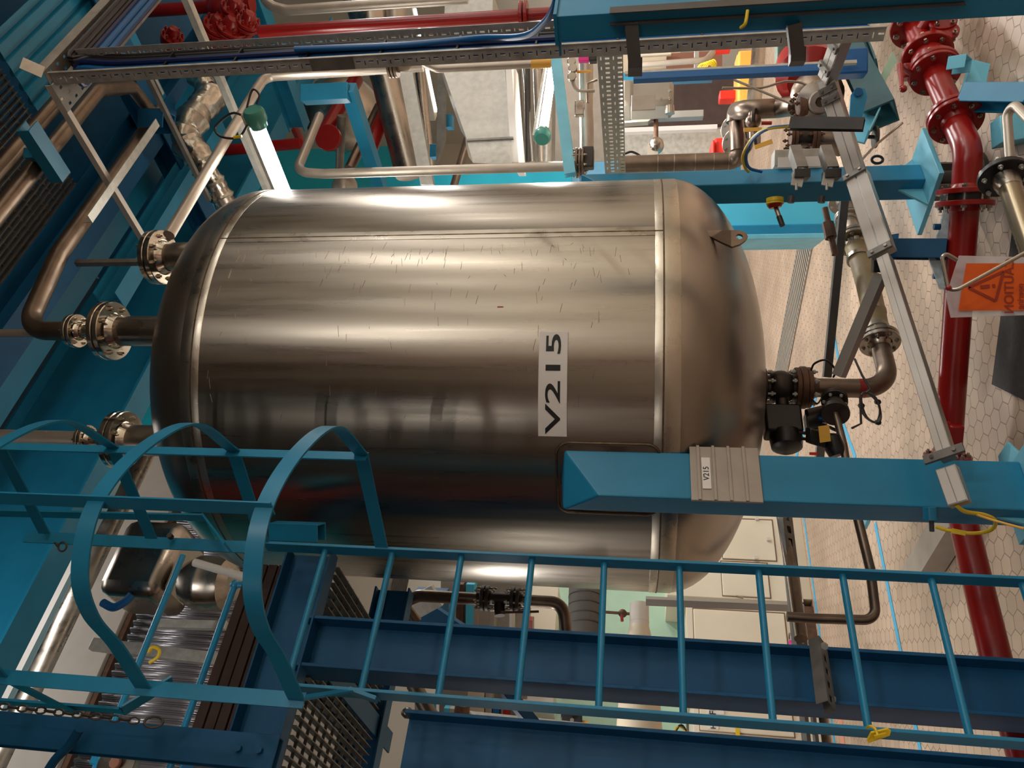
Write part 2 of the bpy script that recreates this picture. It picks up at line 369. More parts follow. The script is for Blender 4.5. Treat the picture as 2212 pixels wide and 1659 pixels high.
#SECTION2
# ------------------------------------------------------------------ storage vessel
T = thing('storage_tank', 'large upright brushed stainless steel tank with domed ends on blue legs', 'tank', (0, 4, 0))
Z1, Z2, HD = 1.50, 3.42, .5
def head(z, s, n=22):  # half ellipse with a short straight flange
    p = [(TR, z), (TR, z+s*.04)]
    for k in range(1, n+1): t = PI/2*k/n; p.append((max(.0005, TR*math.cos(t)), z+s*(.04+HD*math.sin(t)-.04*math.sin(t))))
    return p
MB().lathe(TC, DZ, [(TR, Z1), (TR, Z2)], 160).build('shell', TANKM, T)
MB().lathe(TC, DZ, head(Z2, 1), 160).build('top_head', HEADM, T)
MB().lathe(TC, DZ, head(Z1, -1)[::-1], 160).build('bottom_head', HEADM, T)
for zc, lo, hi, nm in ((Z1, -.065, .035, 'lower'), (Z2, -.035, .05, 'upper')):
    MB().lathe(TC, DZ, [(TR+.0002, zc+lo), (TR+.0012, zc+lo+.002), (TR+.0012, zc+hi-.002), (TR+.0002, zc+hi)], 160).build('ground_band', BANDM, T)
    MB().lathe(TC, DZ, [(TR, zc-.004), (TR+.004, zc-.002), (TR+.004, zc+.002), (TR, zc+.004)], 160).build('weld_seam', SEAM, T)
ps = tank_hit(950, 507); phs = math.atan2(ps.y-4, ps.x)
def cyl(ph, z, R=TR): return V((math.cos(ph)*R, 4+math.sin(ph)*R, z))
def cylpatch(name, ph0, ph1, z0, z1, R, material, parent=T, n=24, th=.0015, ps_=None):
    mb = MB(); b = 0
    for R_ in (R-th, R):
        for i in range(n+1):
            a = ph0+(ph1-ph0)*i/n; mb.v += [cyl(a, z0, R_), cyl(a, z1, R_)]
    o = 2*(n+1)
    for i in range(n):
        mb.f += [(2*i+o, 2*i+2+o, 2*i+3+o, 2*i+1+o), (2*i+1, 2*i+3, 2*i+2, 2*i), (2*i, 2*i+2, 2*i+2+o, 2*i+o), (2*i+1+o, 2*i+3+o, 2*i+3, 2*i+1)]
    mb.f += [(0, o, o+1, 1), (2*n+1, 2*n+1+o, 2*n+o, 2*n)]
    return mb.build(name, material, parent)
cylpatch('ground_band', phs-.026, phs+.026, Z1+.035, Z2-.035, TR+.0012, BANDM, n=6)
mb = MB(); mb.tube([cyl(phs, Z1+.002+(Z2-Z1-.004)*k/60, TR+.0005*math.sin(k*2.1)) for k in range(61)], .0035, 6).build('weld_seam', SEAM, T)
# support pad behind the front leg (rounded doubler with a weld bead)
def hitz(px, py): return tank_hit(px, py)
pa, pb = hitz(1203, 1030), hitz(1425, 1030); ph_a = math.atan2(hitz(1300, 1107).y-4, hitz(1300, 1107).x); ph_b = math.atan2(hitz(1300, 957).y-4, hitz(1300, 957).x)
zt, zb = pa.z, pb.z
def rrect(x0, x1, y0, y1, r, n=6):
    o = []
    for cx, cy, a0 in ((x1-r, y1-r, 0), (x0+r, y1-r, PI/2), (x0+r, y0+r, PI), (x1-r, y0+r, 1.5*PI)):
        for k in range(n+1): a = a0+PI/2*k/n; o.append((cx+r*math.cos(a), cy+r*math.sin(a)))
    return o
out = []
pts = rrect(ph_a, ph_b, zb, zt, .05)
mb = MB(); seq = []
for i in range(len(pts)):
    (x0, y0), (x1, y1) = pts[i], pts[(i+1) % len(pts)]; L = math.hypot(x1-x0, y1-y0); k = max(1, int(L/.02))
    for q in range(k): seq.append(cyl(x0+(x1-x0)*q/k, y0+(y1-y0)*q/k, TR+.004))
seq.append(seq[0]); mb.tube(seq, .0055, 6, caps=False).build('pad_weld', SEAM, T)
cylpatch('leg_pad', ph_a+.01, ph_b-.01, zb+.012, zt-.012, TR+.006, STAIN2, n=12, th=.006)
# legs, square to the building, each on a load-cell foot
def gusset(mb, c, d, n, w, h, t): mb.prism([c-n*t/2, c-n*t/2+d*w, c-n*t/2+V((0, 0, h))], n*t)
def leg(corner, wA, wB, ztop, zbase, foot=True, notch=None, plate=.26):
    """box leg: corner = outer corner nearest the viewer, wA along the aisle axis, wB along the other"""
    c = corner+DA*wA/2+DB*wB/2
    mb = MB(); b0 = V((c.x, c.y, zbase+.02)); 
    P = lambda a, b, z: V((corner.x, corner.y, 0))+DA*a+DB*b+V((0, 0, z))
    # prism with a pitched cap that leans back onto the shell
    mb.v = [P(0, 0, zbase), P(wA, 0, zbase), P(wA, wB, zbase), P(0, wB, zbase), P(0, 0, ztop-.14), P(wA, 0, ztop), P(wA, wB, ztop+.02), P(0, wB, ztop+.0)]
    mb.f = [(3, 2, 1, 0), (0, 1, 5, 4), (1, 2, 6, 5), (2, 3, 7, 6), (3, 0, 4, 7), (4, 5, 7), (5, 6, 7)]
    l = mb.build('leg', BLUE, T, bevel=.006, flat=True)
    pl = MB().bx((c.x, c.y, zbase-.01), plate, plate, .022, AZ); 
    for d in (DA, -DA):
        gusset(pl, V((c.x, c.y, zbase))+d*wA/2, d, DB, plate/2-wA/2, .11, .012)
    pl.build('base_plate', LBLUE, T, bevel=.002, flat=True)
    ft = MB(); ft.lathe(V((c.x, c.y, 0)), DZ, [(.0005, 0), (.13, 0), (.13, .02), (.06, .03), (.05, .06), (.05, zbase-.06), (.07, zbase-.04), (.07, zbase-.021), (.0005, zbase-.021)], 24)
    ft.build('load_cell_foot', DARK, T)
    for q in (-1, 1): MB().bx(V((c.x, c.y, 0))+DA*q*.085+V((0, 0, zbase/2-.01)), .012, .09, zbase-.03, AZ).build('load_cell_bracket', GALVD, T)
    return c
LC = V((-.405, 2.90, 0)); zt1 = zat(-.36, 3.0, 1217)
leg1 = leg(LC, .2, .11, zt1, .26)
l2 = vline(1700, 395, 3.98)  # near corner of the right-hand leg
leg(V((l2.x, l2.y, 0)), .12, .12, 1.9, .26, plate=.36)
leg(V((-.64, 4.85, 0)), .12, .1, 1.9, .26, plate=.3)
# nozzles on the top head
def nozzle(px, py, Y, rn, rf, tf, z0=3.3, nb=8):
    c = at(px, py, Y); t = V((c.x, c.y, z0))
    MB().tube([t, V((c.x, c.y, c.z-tf*1.5))], rn, 32).build('nozzle', STAIN, T)
    flange_pair(T, c, DZ, rf, tf, rn, nb, rf*.085, POLISH, POLISH, hub=rn*1.22)
    return c
n2 = nozzle(238, 715, 3.72, .078, .152, .03)
n3 = nozzle(262, 950, 3.8, .082, .152, .032)
n1 = nozzle(343, 556, 3.86, .078, .145, .03)
mw = at(318, 830, 3.95); MB().disc(V((mw.x, mw.y, 3.9)), DZ, .21, .07, 48).build('manway', POLISH, T)
# lifting lug under the right shoulder and its pad
Ll = lambda px, py: at(px, py, 3.27)
lg = [Ll(1513, 499), Ll(1522, 492), Ll(1560, 491), Ll(1602, 492), Ll(1613, 500), Ll(1616, 512), Ll(1610, 522), Ll(1585, 544), Ll(1560, 528), Ll(1535, 510)]
nrm = V((.45, -.89, 0)).normalized()
mb = MB(); hc = Ll(1597, 511); b0 = len(lg)
rr = [hc+(Ll(1605, 511)-hc)*math.cos(2*PI*k/12)+(Ll(1597, 503)-hc)*math.sin(2*PI*k/12) for k in range(12)]
# outline with a hole: bridge by quads between the resampled outline and the ring
def resample(P, c, rr):
    o = []
    for q in rr:
        d = q-c; best = None
        for i in range(len(P)):
            a, b = P[i], P[(i+1) % len(P)]; n = nrm.cross(d)
            den = (b-a).dot(n)
            if abs(den) < 1e-9: continue
            t = (c-a).dot(n)/den
            if -1e-6 <= t <= 1+1e-6:
                x = a+(b-a)*t
                if (x-c).dot(d) > 0: best = x
        o.append(best if best is not None else q+d)
    return o
for off in (0, 1):
    pass
oo = resample([V(p)-nrm*((V(p)-hc).dot(nrm)) for p in lg], hc, [r-nrm*((r-hc).dot(nrm)) for r in rr])
ri = [r-nrm*((r-hc).dot(nrm)) for r in rr]; tt = -nrm*.012
mb.v = ri+oo+[p+tt for p in ri]+[p+tt for p in oo]; n_ = 12
for k in range(n_):
    j = (k+1) % n_; mb.f += [(k, j, n_+j, n_+k), (2*n_+j, 2*n_+k, 3*n_+k, 3*n_+j), (k, 2*n_+k, 2*n_+j, j), (n_+k, n_+j, 3*n_+j, 3*n_+k)]
Lp = [V(p)-nrm*((V(p)-hc).dot(nrm)) for p in (lg[0], lg[1], lg[2], lg[3], lg[7], lg[8], lg[9])]
mb.prism([V(p) for p in (Lp[0], Lp[1], Lp[2], Lp[3]+(Lp[2]-Lp[3])*.5, Lp[4]+(Lp[5]-Lp[4])*.3, Lp[5], Lp[6])], tt)
mb.build('lifting_lug', DPIPE, T)
# red pen tick, small blue mark
r1 = tank_hit(1081, 663); a = math.atan2(r1.y-4, r1.x); cylpatch('pen_mark', a-.0025, a+.0025, r1.z-.012, r1.z+.012, TR+.0008, ORED, n=2, th=.001)
rs = random.Random(11)
mb = MB()
for k in range(150):   # fine bright scratches round the shell
    z = Z1+.12+(Z2-Z1-.2)*rs.random(); L = rs.uniform(.01, .05); ph = phs-.06-rs.expovariate(9) if k < 110 else phs-rs.random()*.9
    sl_ = rs.uniform(-.01, .01); q_ = [cyl(ph-L*i/3, z+sl_*i/3, TR+.0004) for i in range(4)]; mb.tube(q_, .0007, 4)
x = mb.build('scratches', POLISH, T); x['kind'] = 'stuff'
# ------------------------------------------------------------------ number plate V215 on the shell
q0, q1 = tank_hit(1195, 942), tank_hit(1195, 718); pz1, pz0 = tank_hit(1163, 830).z, tank_hit(1225, 830).z
f0, f1 = math.atan2(q0.y-4, q0.x), math.atan2(q1.y-4, q1.x)
S = thing('number_plate', 'white plate with large black V215 on the steel tank', 'sign', cyl((f0+f1)/2, pz0, TR+.004))
cylpatch('plate', f0, f1, pz0, pz1, TR+.0045, WHITE, S, n=20, th=.003)
vs, fs = text_mesh('V215', 1); xs = [v.x for v in vs]; ys = [v.y for v in vs]
X0, X1, Y0, Y1 = min(xs), max(xs), min(ys), max(ys); ma = (f1-f0)*.02; mz = (pz1-pz0)*.23
for v_, f_ in islands(vs, fs):
    mb = MB(); mb.v = [cyl(f0+ma+(v.x-X0)/(X1-X0)*(f1-f0-2*ma), pz0+mz+(v.y-Y0)/(Y1-Y0)*(pz1-pz0-2*mz)*.98, TR+.0058) for v in v_]; mb.f = f_
    mb.build('letter', INK, S, flat=True)
# ------------------------------------------------------------------ rating plate bracket on the front leg, with the small V215
bo = LC-DB*.012; pzt, pzb = zat(LC.x, LC.y, 1493), zat(LC.x, LC.y, 1648)
fp = lambda px, py, off=.0: onplane(px, py, LC-DB*(.012+off), DB)
BR = thing('rating_plate_bracket', 'ribbed grey metal plate holder with small V215 label on the front blue leg', 'bracket', V((bo.x, bo.y, pzb)))
z0, z1 = pzb, pzt; aL, aR = -.012, .222
Pq = lambda a, z, o=0: V((LC.x, LC.y, 0))+DA*a-DB*(.002+o)+V((0, 0, z))
mb = MB().prism([Pq(aL, z0), Pq(aR, z0), Pq(aR, z1), Pq(aL, z1)], -DB*.01); mb.build('plate', PLATEG, BR, flat=True, bevel=.002)
for k in range(4):
    zz = z1-(z1-z0)*(.12+.22*k)
    MB().beam(Pq(aL, zz, .014), Pq(aR, zz, .014), .008, .01).build('rib', PLATEG, BR, flat=True)
zz0, zz1 = z1-(z1-z0)*.29, z1-(z1-z0)*.165
MB().prism([Pq(.035, zz0, .012), Pq(.17, zz0, .012), Pq(.17, zz1, .012), Pq(.035, zz1, .012)], -DB*.002).build('label', WHITE, BR, flat=True)
hh = (zz1-zz0)
text_on(BR, 'V215', hh*.92, lambda x, y: Pq(.1, (zz0+zz1)/2, .0148)+DA*x+V((0, 0, y)), INK)
# ------------------------------------------------------------------ caged ladder
RR = V((-.5985, 2.719, 0)); RL = V((-.984, 2.401, 0))
LD = thing('caged_ladder', 'blue steel ladder with safety cage hoops in front of the tank', 'ladder', (RR.x/2+RL.x/2, RR.y/2+RL.y/2, 0))
zup = lambda b, z: V((b.x, b.y, z))
MB().beam(zup(RR+DB*.02, 0), zup(RR+DB*.02, 2.95), .011, .062, DB).build('stile', BLUE, LD, flat=True, bevel=.002)
MB().beam(zup(RL+DB*.02, 0), zup(RL+DB*.02, 2.72), .011, .075, DB).build('stile', BLUE, LD, flat=True, bevel=.002)
for px in (700, 845, 995, 1148, 1305, 1468, 1640, 1822, 2015, 2212):
    z = zat(RR.x, RR.y, px); MB().tube([zup(RL+DB*.02, z), zup(RR+DB*.02, z)], .0115, 14).build('rung', BLUE, LD)
zr = zat(RR.x, RR.y, 2212)-.262
MB().tube([zup(RL+DB*.02, zr), zup(RR+DB*.02, zr)], .0115, 14).build('rung', BLUE, LD)
hp = [(-.857, 2.007), (-.705, 1.892), (-.591, 1.789), (-.47, 1.751), (-.314, 1.805), (-.193, 1.987), (-.135, 2.245), (-.236, 2.49)]
def band(mb, pts, h, t=.005):
    """flat bar on edge along pts (plan curve), height h"""
    n0 = len(mb.v); N = len(pts)
    for i, p in enumerate(pts):
        d = (pts[min(i+1, N-1)]-pts[max(i-1, 0)]); d.z = 0; d.normalize(); nn = V((-d.y, d.x, 0))*t/2
        for o, zz in ((nn, -h/2), (-nn, -h/2), (-nn, h/2), (nn, h/2)): mb.v.append(p+o+V((0, 0, zz)))
    for i in range(N-1):
        for k in range(4): mb.f.append((n0+4*i+k, n0+4*i+(k+1) % 4, n0+4*i+4+(k+1) % 4, n0+4*i+4+k))
    mb.f += [(n0, n0+1, n0+2, n0+3)[::-1], tuple(n0+4*(N-1)+k for k in range(4))]; return mb
for i, z in enumerate((2.496, 2.95, 3.4, 3.85)):
    mid = spline([V((x, y, z)) for x, y in hp], 7)
    la = zup(RL, z) if i == 0 else V((-1.03, 2.36, z)); 
    if i >= 2: la = V((-1.09, 2.31, z))
    band(MB(), [la]+mid+[zup(RR, z)], .047, .006).build('cage_hoop', BLUE, LD)
mb = MB()
def vstrap(x, y, z0, z1, tdir, w=.042, t=.005): MB().beam(V((x, y, z0)), V((x, y, z1)), w, t, V((tdir[1], -tdir[0], 0))).build('cage_strap', BLUE, LD, flat=True)
vstrap(-.245, 2.487, 2.475, 4.1, (.5, .86)); vstrap(-.312, 1.81, 2.475, 4.1, (.8, -.6)); vstrap(-.862, 2.012, 2.475, 4.1, (.6, .5))
vstrap(-.135, 2.24, 2.93, 4.1, (.1, 1)) if False else None
# flared stile extensions above the landing
def flare(pts, w=.05, t=.008):
    mb = MB()
    for a, b in zip(pts, pts[1:]): mb.beam(a, b, t, w, DB)
    return mb.build('stile_extension', BLUE, LD, flat=True)
flare([at(492, 1183, 2.75), at(443, 1118, 2.95), at(0, 1108, 2.95), at(-160, 1105, 2.95)])
flare([at(372, 1470, 2.42), at(265, 1535, 2.3), at(0, 1515, 2.3), at(-160, 1503, 2.3)])
mb = MB().prof(vz(vline(300, 1158, 2.9), 560), vz(vline(300, 1158, 2.9), 62), lsec(.05, .05, .006), DB); mb.build('stile_bracket', BLUE, LD, flat=True)
for px in (100, 370):
    p = vz(vline(300, 1158, 2.88), px); hexnut(MB(), p-DB*.02, DB, .012, .02).build('bolt', DARK, LD)
# foot flare on the left stile below the first hoop
MB().beam(zup(RL, 2.49), zup(RL+DB*.01, 2.40)-DA*.02, .012, .05, DB).build('cage_gusset', BLUE, LD, flat=True)
# ring eye hanging on the extension
ec = at(135, 1181, 2.85)
EY = MB().lathe(ec, V((.2, -1, 0)), [(.018+.004*math.cos(a), .004*math.sin(a)) for a in [2*PI*k/8 for k in range(8)]], 24, closed=True).tube([ec+V((0, 0, .02)), ec+V((.01, 0.02, .05))], .005, 8)
tag(EY.build('ring_eye', DARK), 'small dark ring hanging from the ladder stile', 'ring')
# yellow tag tied on the ladder
TG = thing('ladder_tag', 'yellow plastic tag strapped to the left ladder stile', 'tag', at(1895, 1585, 2.3))
c0 = at(1893, 1584, 2.3)
tp = [at(1873, 1600, 2.29), at(1876, 1606, 2.29), at(1922, 1590, 2.31), at(1925, 1580, 2.31), at(1918, 1575, 2.31), at(1882, 1583, 2.29)]
MB().prism(tp, V((.002, .006, 0))).build('tag_plate', YELLOW, TG, flat=True, bevel=.001)
MB().tube(spline([at(1873, 1572, 2.33), at(1880, 1569, 2.31), at(1890, 1574, 2.3), at(1896, 1588, 2.29)], 6), .004, 8).build('strap', YELLOW, TG)
MB().beam(at(1888, 1592, 2.285), at(1914, 1586, 2.295), .008, .006, V((0, 1, 0))).build('ridge', YELLOW, TG)
# snap hook and chain hanging at the upper left
CH = thing('safety_chain', 'dark chain with a carabiner hook beside the ladder top', 'chain', at(330, 1560, 2.2))
def ovalring(c, d, s, L, W, r):
    d = d.normalized(); S, U, _ = frame(d); sd = S*math.cos(s)+U*math.sin(s)
    return [c+d*L*math.cos(2*PI*k/16)+sd*W*math.sin(2*PI*k/16) for k in range(17)]
p0, p1 = at(0, 1525, 2.2), at(300, 1558, 2.2); N = 15
for k in range(N):
    c = p0+(p1-p0)*(k+.5)/N; MB().tube(ovalring(c, p1-p0, PI/2*(k % 2)+.6, .0175, .0095, .003), .0032, 6, False).build('link', DARK, CH)
MB().tube(ovalring(at(332, 1560, 2.2), p1-p0, .9, .03, .017, .004), .0042, 8, False).build('carabiner', DARK, CH)
# ------------------------------------------------------------------ column behind the ladder
def column(px0, pyc, Y, W, H, z0, z1, label, name='steel_column', tw=.009, tf=.014):
    b = vline(px0, pyc, Y); mb = MB().prof(zup(b, z0), zup(b, z1), isec(W, H, tf, tw), DB)
    return tag(mb.build(name, BLUE, flat=True, bevel=.002), label, 'column', kind=None)
z_pl = zat(-1.2, 3.25, 652)
c1 = vline(1400, 1448, 2.95); 
MB_ = MB().prof(zup(c1, 0), zup(c1, zat(c1.x, c1.y, 655)), isec(.16, .2, .013, .009), DA)
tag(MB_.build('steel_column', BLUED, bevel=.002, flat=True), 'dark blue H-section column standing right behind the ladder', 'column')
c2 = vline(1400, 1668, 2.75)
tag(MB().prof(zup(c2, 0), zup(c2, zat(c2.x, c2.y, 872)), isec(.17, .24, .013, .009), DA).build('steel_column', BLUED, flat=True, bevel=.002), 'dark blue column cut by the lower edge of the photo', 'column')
# ------------------------------------------------------------------ landing platform
PF = thing('platform_grating', 'steel bar grating of the landing seen from below behind the ladder', 'grating', (-1.6, 3.3, 2.86))
def grating(parent, o, a, b, La, Lb, pitch, cross, hbar=.03, t=.004, matl=None, name='bar', phase=0):
    """bearing bars along a every pitch over Lb, cross bars along b every cross"""
    mb = MB(); n = int(Lb/pitch)
    for i in range(n+1): mb.beam(o+b*pitch*i, o+b*pitch*i+a*La, t, hbar)
    mb2 = MB(); m_ = int(La/cross)
    for j in range(m_+1): mb2.beam(o+a*cross*j+V((0, 0, hbar*.25)), o+a*cross*j+b*Lb+V((0, 0, hbar*.25)), t, hbar*.45)
    x = mb.build('bearing_bars', matl or GALVD, parent, flat=True); y = mb2.build('cross_bars', matl or GALVD, parent, flat=True); return x, y
E1, E2 = hz(655, 1520, 2.83), hz(846, 1474, 2.83); d12 = (E2-E1).dot(DB)
go = E1-DA*.9+DB*.03+V((0, 0, .03)); d12 -= .1
grating(PF, go, (DA*.93+DB*.36).normalized() if False else DB, DA, d12, 1.5, .036, .09, hbar=.03)
def hbeam(name, p, d, L, W, H, label, material=BLUED, sec=None, off=0):
    q = MB().prof(p, p+d*L, sec or isec(W, H, .01, .007)); return tag(q.build(name, material, flat=True, bevel=.0015), label, 'beam')
eb = E1-DA*1.2-DB*.05
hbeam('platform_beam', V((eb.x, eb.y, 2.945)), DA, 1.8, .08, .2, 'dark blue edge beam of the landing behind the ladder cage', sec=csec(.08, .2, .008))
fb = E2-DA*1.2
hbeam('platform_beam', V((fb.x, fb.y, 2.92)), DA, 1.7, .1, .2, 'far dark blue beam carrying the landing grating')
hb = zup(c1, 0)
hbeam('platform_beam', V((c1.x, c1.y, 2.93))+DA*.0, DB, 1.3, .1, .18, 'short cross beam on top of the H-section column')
hbeam('platform_joist', V((-.77, 3.0, 2.9))+DB*.27, DB, .8, .06, .1, 'thin joist running beside the tank under the landing', sec=lsec(.06, .1, .008))
hbeam('platform_joist', V((-1.75, 2.7, 2.82)), (DB), .78, .05, .08, 'thin joist under the middle of the landing grating')
# grey box bracket beside the tank at landing level
bb = at(610, 1150, 3.0)
tag(MB().prof(at(590, 1146, 3.0), at(695, 1150, 2.95), csec(.07, .06, .006), V((0, -1, .2))).build('platform_bracket', BLUE, flat=True, bevel=.002), 'blue channel bracket beside the tank at landing height', 'bracket')
# guard rail post with two bolts
gp = vline(300, 1602, 2.52)
GP = thing('guardrail_post', 'dark blue channel post bolted at its foot, lower left of the ladder cage', 'post', (gp.x, gp.y, zat(gp.x, gp.y, 592)))
MB().prof(zup(gp, zat(gp.x, gp.y, 600)), zup(gp, 4.2), csec(.11, .05, .008), DB).build('channel', BLUED, GP, flat=True, bevel=.002)
for px in (515, 560): hexnut(MB(), vz(gp-DB*.03, px)-DB*.01, DB, .013, .012).build('bolt', BLUED, GP)
MB().tube(spline([at(172, 1575, 2.45), at(150, 1610, 2.45), at(120, 1640, 2.45), at(95, 1680, 2.45)], 5), .016, 12).build('rail_stub', BLUED, GP)
# struts below the landing
def strut(name, a, b, w, h, material, label, cat='strut', up=None, bevel=.002):
    return tag(MB().beam(a, b, w, h, up).build(name, material, flat=True, bevel=bevel), label, cat)
strut('diagonal_brace', at(1090, 1490, 3.6), at(1215, 1640, 3.4), .09, .05, BLUED, 'dark blue diagonal brace between the two columns')
# slotted strut behind the column and its bracket
def slotted(name, a, b, w, material, label, cat, pitch=.05, depth=.04, up=None, parent=None):
    d = (b-a); L = d.length; d.normalize(); S, U, D = frame(d, up); n = max(1, int(L/pitch)); mb = MB()
    perf(mb, a-S*w/2-U*depth/2*0, D*L, S*w, n, 1, lambda i, j: (.22, .78, .3, .7))
    for s_ in (-1, 1): mb.quad(a+S*w/2*s_, a+S*w/2*s_+D*L, a+S*w/2*s_+D*L+U*depth, a+S*w/2*s_+U*depth)
    o = mb.build(name, material, parent, flat=True, solid=.0025)
    return o if parent else tag(o, label, cat)
slotted('slotted_channel', at(1700, 1105, 4.5), at(1768, 1700, 3.5), .058, GALVD, 'long slotted channel running low behind the ladder', 'channel', pitch=.075, up=V((.3, 1, .2)))
SB = thing('slotted_bracket', 'short slotted steel bracket clamped to the H-section column', 'bracket', at(1800, 1470, 2.85))
slotted('channel', at(1777, 1384, 2.93), at(1797, 1525, 2.66), .05, GALVD, '', '', pitch=.058, up=V((.3, 1, .1)), parent=SB)
for px, py in ((1780, 1394), (1797, 1508)): hexnut(MB(), at(px, py, 2.75), V((0, -1, 0)), .012, .012).build('bolt', GALV, SB)
# ------------------------------------------------------------------ outlet pipework under the tank
AX = lambda px: V((0, 4, zat(0, 4, px)))
OP = thing('outlet_pipework', 'dark steel outlet pipe with flanges and elbow below the tank bottom', 'pipe', (0, 4, .35))
r0 = .046
MB().disc(AX(1640), -DZ, .098, .028, 32, .03).build('flange', IRON, OP)
MB().disc(AX(1716), -DZ, .098, .022, 32, .03).disc(AX(1726), -DZ, .104, .03, 32, .03).disc(AX(1740), -DZ, .1, .022, 32, .03).build('flange', RUST, OP)
bolts(OP, AX(1655), -DZ, .08, 8, .011, -.03, .012, GALV); bolts(OP, AX(1730), -DZ, .083, 8, .011, -.035, .05, GALV)
zc = zat(0, 4, 1925); dH = (at(1875, 590, 4)-at(1925, 770, 4)).normalized()
el = V((0, 4, zc)); h1 = el+DA*.20; path = fillet([AX(1752), el, el+DA*.28], .13, 12)
MB().tube(path, r0, 28).build('elbow_pipe', DPIPE, OP)
MB().tube([AX(1853), AX(1868)], r0+.001, 28).build('red_band', RED, OP)['label'] = 'dark red band'
MB().tube([AX(1752), AX(1766)], [r0+.012, r0], 28).build('weld_neck', DPIPE, OP)
f1c = el+DA*.31; flange_pair(OP, f1c, DA, .098, .022, r0, 8, .01, STAIN, STAIN)
# valve ball and its actuator
VA = thing('actuated_valve', 'round dark valve with black box actuator right under the tank outlet', 'valve', AX(1712))
vc = AX(1686); MB().sphere(vc, .083, 28, (1, 1, .92)).lathe(AX(1656), -DZ, [(.03, 0), (.06, 0), (.06, .14), (.03, .14)], 24).build('body', IRON, VA)
sd = V((-.83, -.55, 0)).normalized(); MB().tube([vc, vc+sd*.15], .03, 16).build('stem', IRON, VA)
ac = vc+sd*.2; S_, U_, D_ = frame(sd)
MB().box(ac+V((0, 0, .01)), S_*.055, sd*.075, V((0, 0, .085))).build('actuator_box', BLACK, VA, bevel=.012)
MB().prism([ac+sd*-.07+S_*-.04*-1+V((0, 0, .05)), ac+sd*.04-S_*.04*-1+V((0, 0, .05)), ac+sd*.04+S_*.06+V((0, 0, -.05)), ac-sd*.07+S_*.06+V((0, 0, -.05))], S_*.01).build('name_plate', DARK, VA, flat=True)
MB().lathe(ac+sd*.06, sd, [(.0005, .0), (.072, 0), (.076, .03), (.07, .075), (.05, .088), (.0005, .09)], 28).build('motor_cap', BLACK, VA)
MB().box(ac+V((0, 0, -.13)), S_*.035, sd*.05, V((0, 0, .035))).build('terminal_box', BLACK, VA, bevel=.005)
MB().box(ac+V((0.03, -.03, -.165)), S_*.018, sd*.02, V((0, 0, .02))).build('connector', BCAB, VA, bevel=.003)
MB().tube(spline([ac+V((0, 0, -.15)), ac+V((-.02, -.06, -.2)), ac+V((-.05, -.05, -.24)), at(1720, 935, 3.8), at(1722, 945, 3.8), at(1745, 949, 3.8)], 6), .008, 8).build('cable', BLACK, VA)
# reinforced rubber hose
HO = thing('rubber_hose', 'tan ribbed rubber hose between two steel flanges on the floor behind the tank', 'hose', f1c+DA*.4+V((0, 0, -.06)))
ha, hb_ = f1c+DA*.035, f1c+DA*.72
N = 40; pts = [ha+(hb_-ha)*k/N+V((0, 0, -.012*math.sin(PI*k/N))) for k in range(N+1)]
MB().tube(pts, [.058+(.004 if k in (2, 3, 9, 10, 34, 35) else 0) for k in range(N+1)], 24).build('hose', HOSE, HO)
for k in (2.5, 9.5, 34): MB().tube([ha+(hb_-ha)*(k-.7)/N, ha+(hb_-ha)*(k+.7)/N], .0645, 24).build('clamp', STAIN, HO)
f2c = hb_+DA*.05; flange_pair(HO, f2c, DA, .1, .022, r0, 8, .01, STAIN, STAIN)
CP = thing('floor_pipe', 'steel pipe with white flanges continuing behind the grey trunking', 'pipe', f2c+DA*.4+V((0, 0, -.05)))
MB().tube(fillet([f2c+DA*.03, f2c+DA*.42, f2c+DA*.62+V((0, 0, .18))], .1), .04, 20).build('pipe', PIPEW, CP)
flange_pair(CP, f2c+DA*.36, DA, .09, .018, .042, 8, .009, PIPEW, GALV)
flange_pair(CP, f2c+DA*.2, DA, .075, .014, .042, 6, .009, PIPEW, GALV)
# small branch valve with drain
BV = thing('drain_valve', 'small dark flanged valve with black actuator branching off the outlet pipe', 'valve', at(1800, 900, 3.85)-V((0, 0, .1)))
b0 = AX(1800); bd = (at(1806, 905, 3.75)-b0).normalized()
MB().tube([b0, b0+bd*.06, b0+bd*.1], [.03, .026, .036], 16).build('branch', DPIPE, BV)
MB().disc(b0+bd*.1, bd, .06, .016, 24).disc(b0+bd*.12, bd, .06, .014, 24).disc(b0+bd*.215, bd, .06, .014, 24).disc(b0+bd*.233, bd, .062, .016, 24).build('flange', IRON, BV)
MB().tube([b0+bd*.13, b0+bd*.15, b0+bd*.175, b0+bd*.2, b0+bd*.22], [.03, .04, .045, .04, .03], 20).build('body', IRON, BV)
bolts(BV, b0+bd*.11, bd, .047, 6, .008, -.01, .03, GALV)
aa = b0+bd*.2+V((-.02, -.02, .13)); MB().tube([b0+bd*.175, aa], .018, 12).build('stem', IRON, BV)
ax2 = V((.35, -.3, 1)).normalized()
MB().box(at(1762, 945, 3.66), V((.035, .0, 0)), V((0, .045, 0)), V((.01, 0, .035))).build('actuator_box', BLACK, BV, bevel=.006)
MB().lathe(at(1795, 945, 3.66), V((-.9, -.3, -.25)), [(.0005, 0), (.04, 0), (.042, .05), (.034, .085), (.0005, .09)], 20).build('actuator_motor', BLACK, BV)
p = at(1781, 937, 3.56); MB().box(p, V((.035, -.0, .004)), V((0, .003, 0)), V((-.004, 0, .022))).build('data_plate', AMBER, BV, flat=True)
p = at(1757, 980, 3.6); MB().box(p, V((.006, 0, 0)), V((0, .006, 0)), V((0, 0, .016))).build('red_marker', REDP, BV, flat=True)
MB().tube([b0+bd*.24, at(1822, 960, 3.66), at(1838, 1060, 3.5)], .017, 14).build('pipe', DPIPE, BV)
